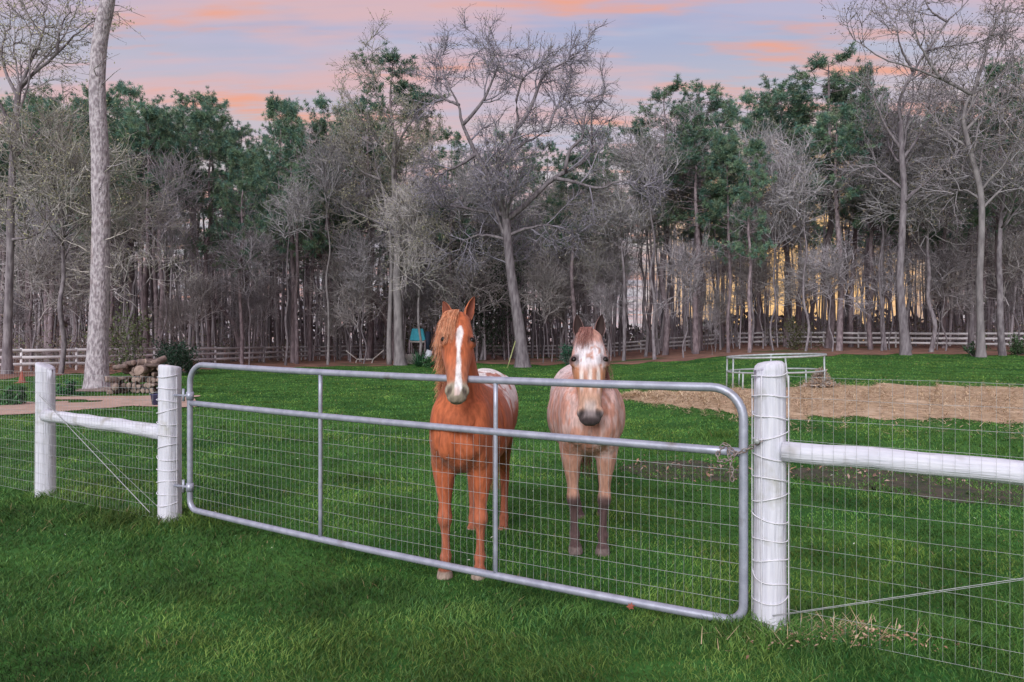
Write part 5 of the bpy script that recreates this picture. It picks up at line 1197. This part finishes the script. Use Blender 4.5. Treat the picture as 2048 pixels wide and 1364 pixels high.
    # hair
    def strands(name, roots, mids, tips, w, cols):
        n_ = len(roots); K = 7; tt = np.linspace(0, 1, K)[None, :, None]
        P = (1 - tt) ** 2 * roots[:, None] + 2 * tt * (1 - tt) * mids[:, None] + tt ** 2 * tips[:, None]; P += g.normal(0, .004, (n_, 1, 3)) * np.sin(np.linspace(0, 9, K))[None, :, None]
        sdv = norm(np.cross(np.gradient(P, axis=1), g.normal(0, 1, (n_, 1, 3)) * .5 + np.array([0, -1.0, 0]))) * (w * np.linspace(1, .35, K))[None, :, None]
        V = np.stack([P - sdv, P + sdv], 2).reshape(-1, 3); b = (np.arange(n_) * K * 2)[:, None]; k = (np.arange(K - 1) * 2)[None]
        q = np.stack([b + k, b + k + 1, b + k + 3, b + k + 2], -1).reshape(-1, 4); c = np.repeat(np.array(cols)[g.integers(0, len(cols), n_)] * (.75 + .5 * g.random((n_, 1))), K * 2, 0)
        return obj(name, make_mesh(name, V, [q], True, c, [M_HAIR]), ho)
    nF = cfg['forelock'][0]
    if nF:
        lo_, hi_, smax, bias, spread = cfg['forelock'][1:]
        l0 = g.uniform(lo_, hi_, nF); s1 = smax * g.uniform(.45, 1.0, nF); l1 = l0 * spread + bias + g.normal(0, .012, nF)
        def surf(s, l): return np.interp(s, [a[0] for a in HS], [a[2] for a in HS]) - .045 * np.clip(np.abs(l) / .09, 0, 1.3) ** 2.6
        rt = hp(-.035 + 0 * l0, l0, surf(-.03 + 0 * l0, l0) + .0); md = hp(s1 * .35, (l0 * .4 + l1 * .6) * 1.05, surf(s1 * .35, l0 * .4 + l1 * .6) + .024 + g.random(nF) * .012); tp_ = hp(s1, l1, surf(s1, l1) + .012 + g.random(nF) * .012)
        strands('forelock', rt, md, tp_, .0015, cfg['hair'])
    nM = cfg['mane'][0]; sg = cfg['mane'][1]; ml = cfg['mane'][2]
    tq = g.random(nM); crest = np.array([np.interp(tq, [0, .3, .65, 1], [poll[i] + hs * (-.125 * N_ + -.03 * S_)[i], *( (pts[3] + np.array([0, .125, .02]))[i], (pts[2] + np.array([0, .175, .03]))[i], (0, .20, 1.43)[i])]) for i in range(3)]).T
    rt = crest + g.normal(0, .012, (nM, 3)) ; md = rt + np.stack([sg * (.09 + .05 * g.random(nM)), g.normal(0, .02, nM) - .02, .0 - .05 * g.random(nM)], -1); tp_ = rt + np.stack([sg * (.12 + .06 * g.random(nM) + .05 * tq), -.03 - .05 * g.random(nM), -ml * (.5 + .6 * g.random(nM))], -1)
    strands('mane', rt, md, tp_, .0017, cfg['hair'])
    nT = 260; rt = np.array([0, 1.47, 1.26]) + g.normal(0, .018, (nT, 3)); md = rt + np.stack([g.normal(0, .03, nT), .14 + .04 * g.random(nT), -.10 - .1 * g.random(nT)], -1); tp_ = rt + np.stack([g.normal(0, .07, nT), .08 + .06 * g.random(nT), -.55 - .45 * g.random(nT)], -1)
    strands('tail', rt, md, tp_, .005, cfg['hair'])
    ho.location = cfg['loc']; ho.rotation_euler = (0, 0, R(cfg['heading']))
    return ho

def blend(c, m, k): return c * (1 - m[:, None]) + np.array(k) * m[:, None]
def paint_chestnut(co, s, l, n, nr):
    x, y, z = co.T; N1 = fbm(co, 7, 4); N2 = fbm(co + 9, 26, 3)
    c = np.tile(np.array([.45, .122, .050]), (len(co), 1)) * (.72 + .52 * N1)[:, None] * (.86 + .28 * fbm(co * [1, 1, .3] + 4, 24, 3))[:, None]
    head = (s > -.06) & (s < .7) & (np.abs(l) < .16) & (n > np.interp(s, [0, .1, .24, .31, .38, .45, .66], [-.14, -.22, -.255, -.22, -.175, -.145, -.14]))
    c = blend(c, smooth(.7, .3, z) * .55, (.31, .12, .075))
    # rump blanket
    bl = smooth(.45, .75, y + (N1 - .5) * .8) * smooth(1.06, 1.24, z + (N1 - .5) * .30); sp = smooth(.53, .58, N2); c = blend(c, bl * np.where(bl < .97, smooth(.42, .5, N2 + bl * .25), 1 - .0 * sp), (.78, .74, .70)); c = blend(c, bl * smooth(.60, .64, fbm(co + 3, 13, 2)) * .9, (.42, .14, .08))
    # face
    hm = head.astype(float)
    c = blend(c, hm * smooth(.30, .50, s) * .25, (.62, .36, .24))
    bw = np.interp(s, [.10, .13, .17, .21, .28, .36, .44, .50, .55, .60], [.0, .016, .024, .017, .010, .012, .017, .021, .022, .0]); bc = np.interp(s, [.1, .2, .5, .6], [.012, .004, .006, .006])
    mz = hm * smooth(.475, .535, s + (N1 - .5) * .05 - .25 * np.maximum(0, .02 - np.abs(l))); c = blend(c, mz, (.33, .285, .215)); c = blend(c, hm * smooth(.59, .625, s) * .8, (.24, .20, .15))
    m = hm * np.clip((bw + .004 - np.abs(l - bc + (N2 - .5) * .012)) / .008, 0, 1) * (n > -.02) * (bw > .001); c = blend(c, m * .95, (.82, .79, .78)); c = blend(c, hm * smooth(.535, .56, s) * (np.abs(l) < .016) * (s < .60) * (n > -.02) * .8, (.66, .50, .46))
    for sg in (-1, 1):
        dn = ((s - .567 - .5 * (np.abs(l) - .045)) / .022) ** 2 + ((l - sg * .048) / .0115) ** 2; c = blend(c, hm * np.exp(-dn) ** .5 * (dn < 2.2), (.045, .03, .025))
        ds = ((s - .20) / .036) ** 2 + ((n - .012) / .026) ** 2; c = blend(c, hm * np.exp(-ds ** 2) * (l * sg > .06) * .92, (.06, .025, .018))
    # hooves
    hf = smooth(.058, .048, z); c = blend(c, hf, (.40, .31, .25)); return c
def paint_roan(co, s, l, n, nr):
    x, y, z = co.T; N1 = fbm(co, 6, 4); N2 = fbm(co + 5, 34, 3); N3 = fbm(co * [1, 1, .35] + 2, 30, 3)
    c = np.tile(np.array([.58, .305, .235]), (len(co), 1)) * (.85 + .3 * N1)[:, None]
    c = blend(c, smooth(.42, .58, N3) * .55, (.70, .55, .52)); c = blend(c, smooth(.48, .62, N1) * .65, (.44, .19, .12)); c = blend(c, smooth(.05, .0, np.abs(x)) * smooth(.7, .9, z) * smooth(0, -.1, y) * .45, (.38, .17, .11))  # last blend: shadow below the head and down the chest midline, painted in
    c = blend(c, smooth(.3, .8, y + (N1 - .5) * .6) * smooth(1.05, 1.3, z) * .8, (.74, .62, .60)); c = blend(c, (smooth(.63, .66, fbm(co + 8, 12, 2)) * smooth(.5, .9, y)) * .8, (.16, .10, .09))
    c = blend(c, smooth(.85, .65, z) * .75, (.40, .225, .155)); c = blend(c, smooth(.47, .41, z + (N1 - .5) * .10), (.095, .058, .055))
    head = ((s > -.06) & (s < .7) & (np.abs(l) < .16) & (n > np.interp(s, [0, .1, .24, .31, .38, .45, .66], [-.14, -.22, -.255, -.22, -.175, -.145, -.14]))).astype(float)
    c = blend(c, head * smooth(.0, .06, s) * .6, (.56, .33, .28))
    c = blend(c, head * smooth(.045, .07, np.abs(l) + .02 * (n < -.02)) * smooth(.22, .25, s) * smooth(.46, .38, s) * .95, (.50, .19, .065)); c = blend(c, head * smooth(-.01, -.07, n) * smooth(.12, .25, s) * .8, (.46, .20, .095))                 # rusty cheeks
    fo = head * smooth(.06, .13, s + (N1 - .5) * .08) * smooth(.30, .22, s + (N1 - .5) * .09 - .25 * (.05 - np.abs(l))) * smooth(.098, .075, np.abs(l) + (N1 - .5) * .03) * (n > -.02)
    c = blend(c, fo * smooth(.36, .54, N2 + .06) * .92, (.80, .76, .79))
    band = head * smooth(.22, .31, s + (N1 - .5) * .10) * smooth(.50, .40, s) * (n > -.06); c = blend(c, band * .6 * smooth(.3, .6, N2 + .1), (.50, .25, .14))
    st_ = np.minimum.reduce([np.abs(l - .002), np.abs(l - .048), np.abs(l + .047)]); c = blend(c, band * smooth(.013, .007, st_ + (N1 - .5) * .012) * smooth(.46, .34, s), (.80, .70, .64))
    c = blend(c, head * smooth(.40, .47, s) * (n > -.12) * .8, (.58, .36, .25)); c = blend(c, head * smooth(.455, .52, s) * smooth(.045, .02, np.abs(l)) * .7, (.52, .47, .45))
    c = blend(c, head * smooth(.525, .565, s + (N1 - .5) * .03), (.25, .205, .205)); c = blend(c, head * smooth(.575, .61, s), (.075, .055, .058))
    for sg in (-1, 1):
        dn = ((s - .567 - .5 * (np.abs(l) - .045)) / .024) ** 2 + ((l - sg * .048) / .0125) ** 2; c = blend(c, head * np.exp(-dn) ** .5 * (dn < 2.2), (.03, .022, .022))
        ds = ((s - .20) / .038) ** 2 + ((n - .012) / .028) ** 2; c = blend(c, head * np.exp(-ds ** 2) * (l * sg > .06) * .92, (.06, .03, .028))
    hf = smooth(.058, .048, z); c = blend(c, hf, (.16, .12, .11)); return c

hz1, hz2 = gzf(-.354, 5.03), gzf(.60, 5.47)
build_horse(dict(seed=1, label='chestnut horse with white blaze and speckled white rump, muzzle over the gate', hs=.985, pitch=25, yaw=13, roll=-2, poll=(0.012, -.235, 1.80 - hz1),
    front=[(-.120, .0), (.122, -.02)], hind=[(-.10, .08), (.165, .06)], ears=[(15, -12, -35, .165), (13, -2, 38, .20)], ear_in=(.20, .06, .035), ear_out=(.46, .14, .06),
    forelock=(420, -.085, .004, .25, -.036, 1.2), mane=(900, -1, .22), hw=1.1, hair=[(.58, .25, .13), (.66, .34, .20), (.50, .18, .085)], paint=paint_chestnut, loc=(-.354, 5.03, hz1), heading=-6.0))
build_horse(dict(seed=2, label='pinkish roan horse with white forehead, dark ears and dark lower legs behind the gate', hs=1.08, pitch=17, yaw=-1, roll=0, poll=(-.012, -.27, 1.685 - hz2),
    front=[(-.105, .0), (.100, .03)], hind=[(-.03, .20), (.19, .10)], ears=[(6, 2, -12, .165), (8, 2, 14, .165)], ear_in=(.04, .024, .022), ear_out=(.17, .095, .085),
    forelock=(150, -.05, .02, .15, -.022, 1.2), mane=(380, 1, .40), hw=1.2, hair=[(.20, .085, .07), (.30, .13, .10), (.38, .20, .17)], paint=paint_roan, loc=(.60, 5.47, hz2), heading=-3.0, wide=1.06))
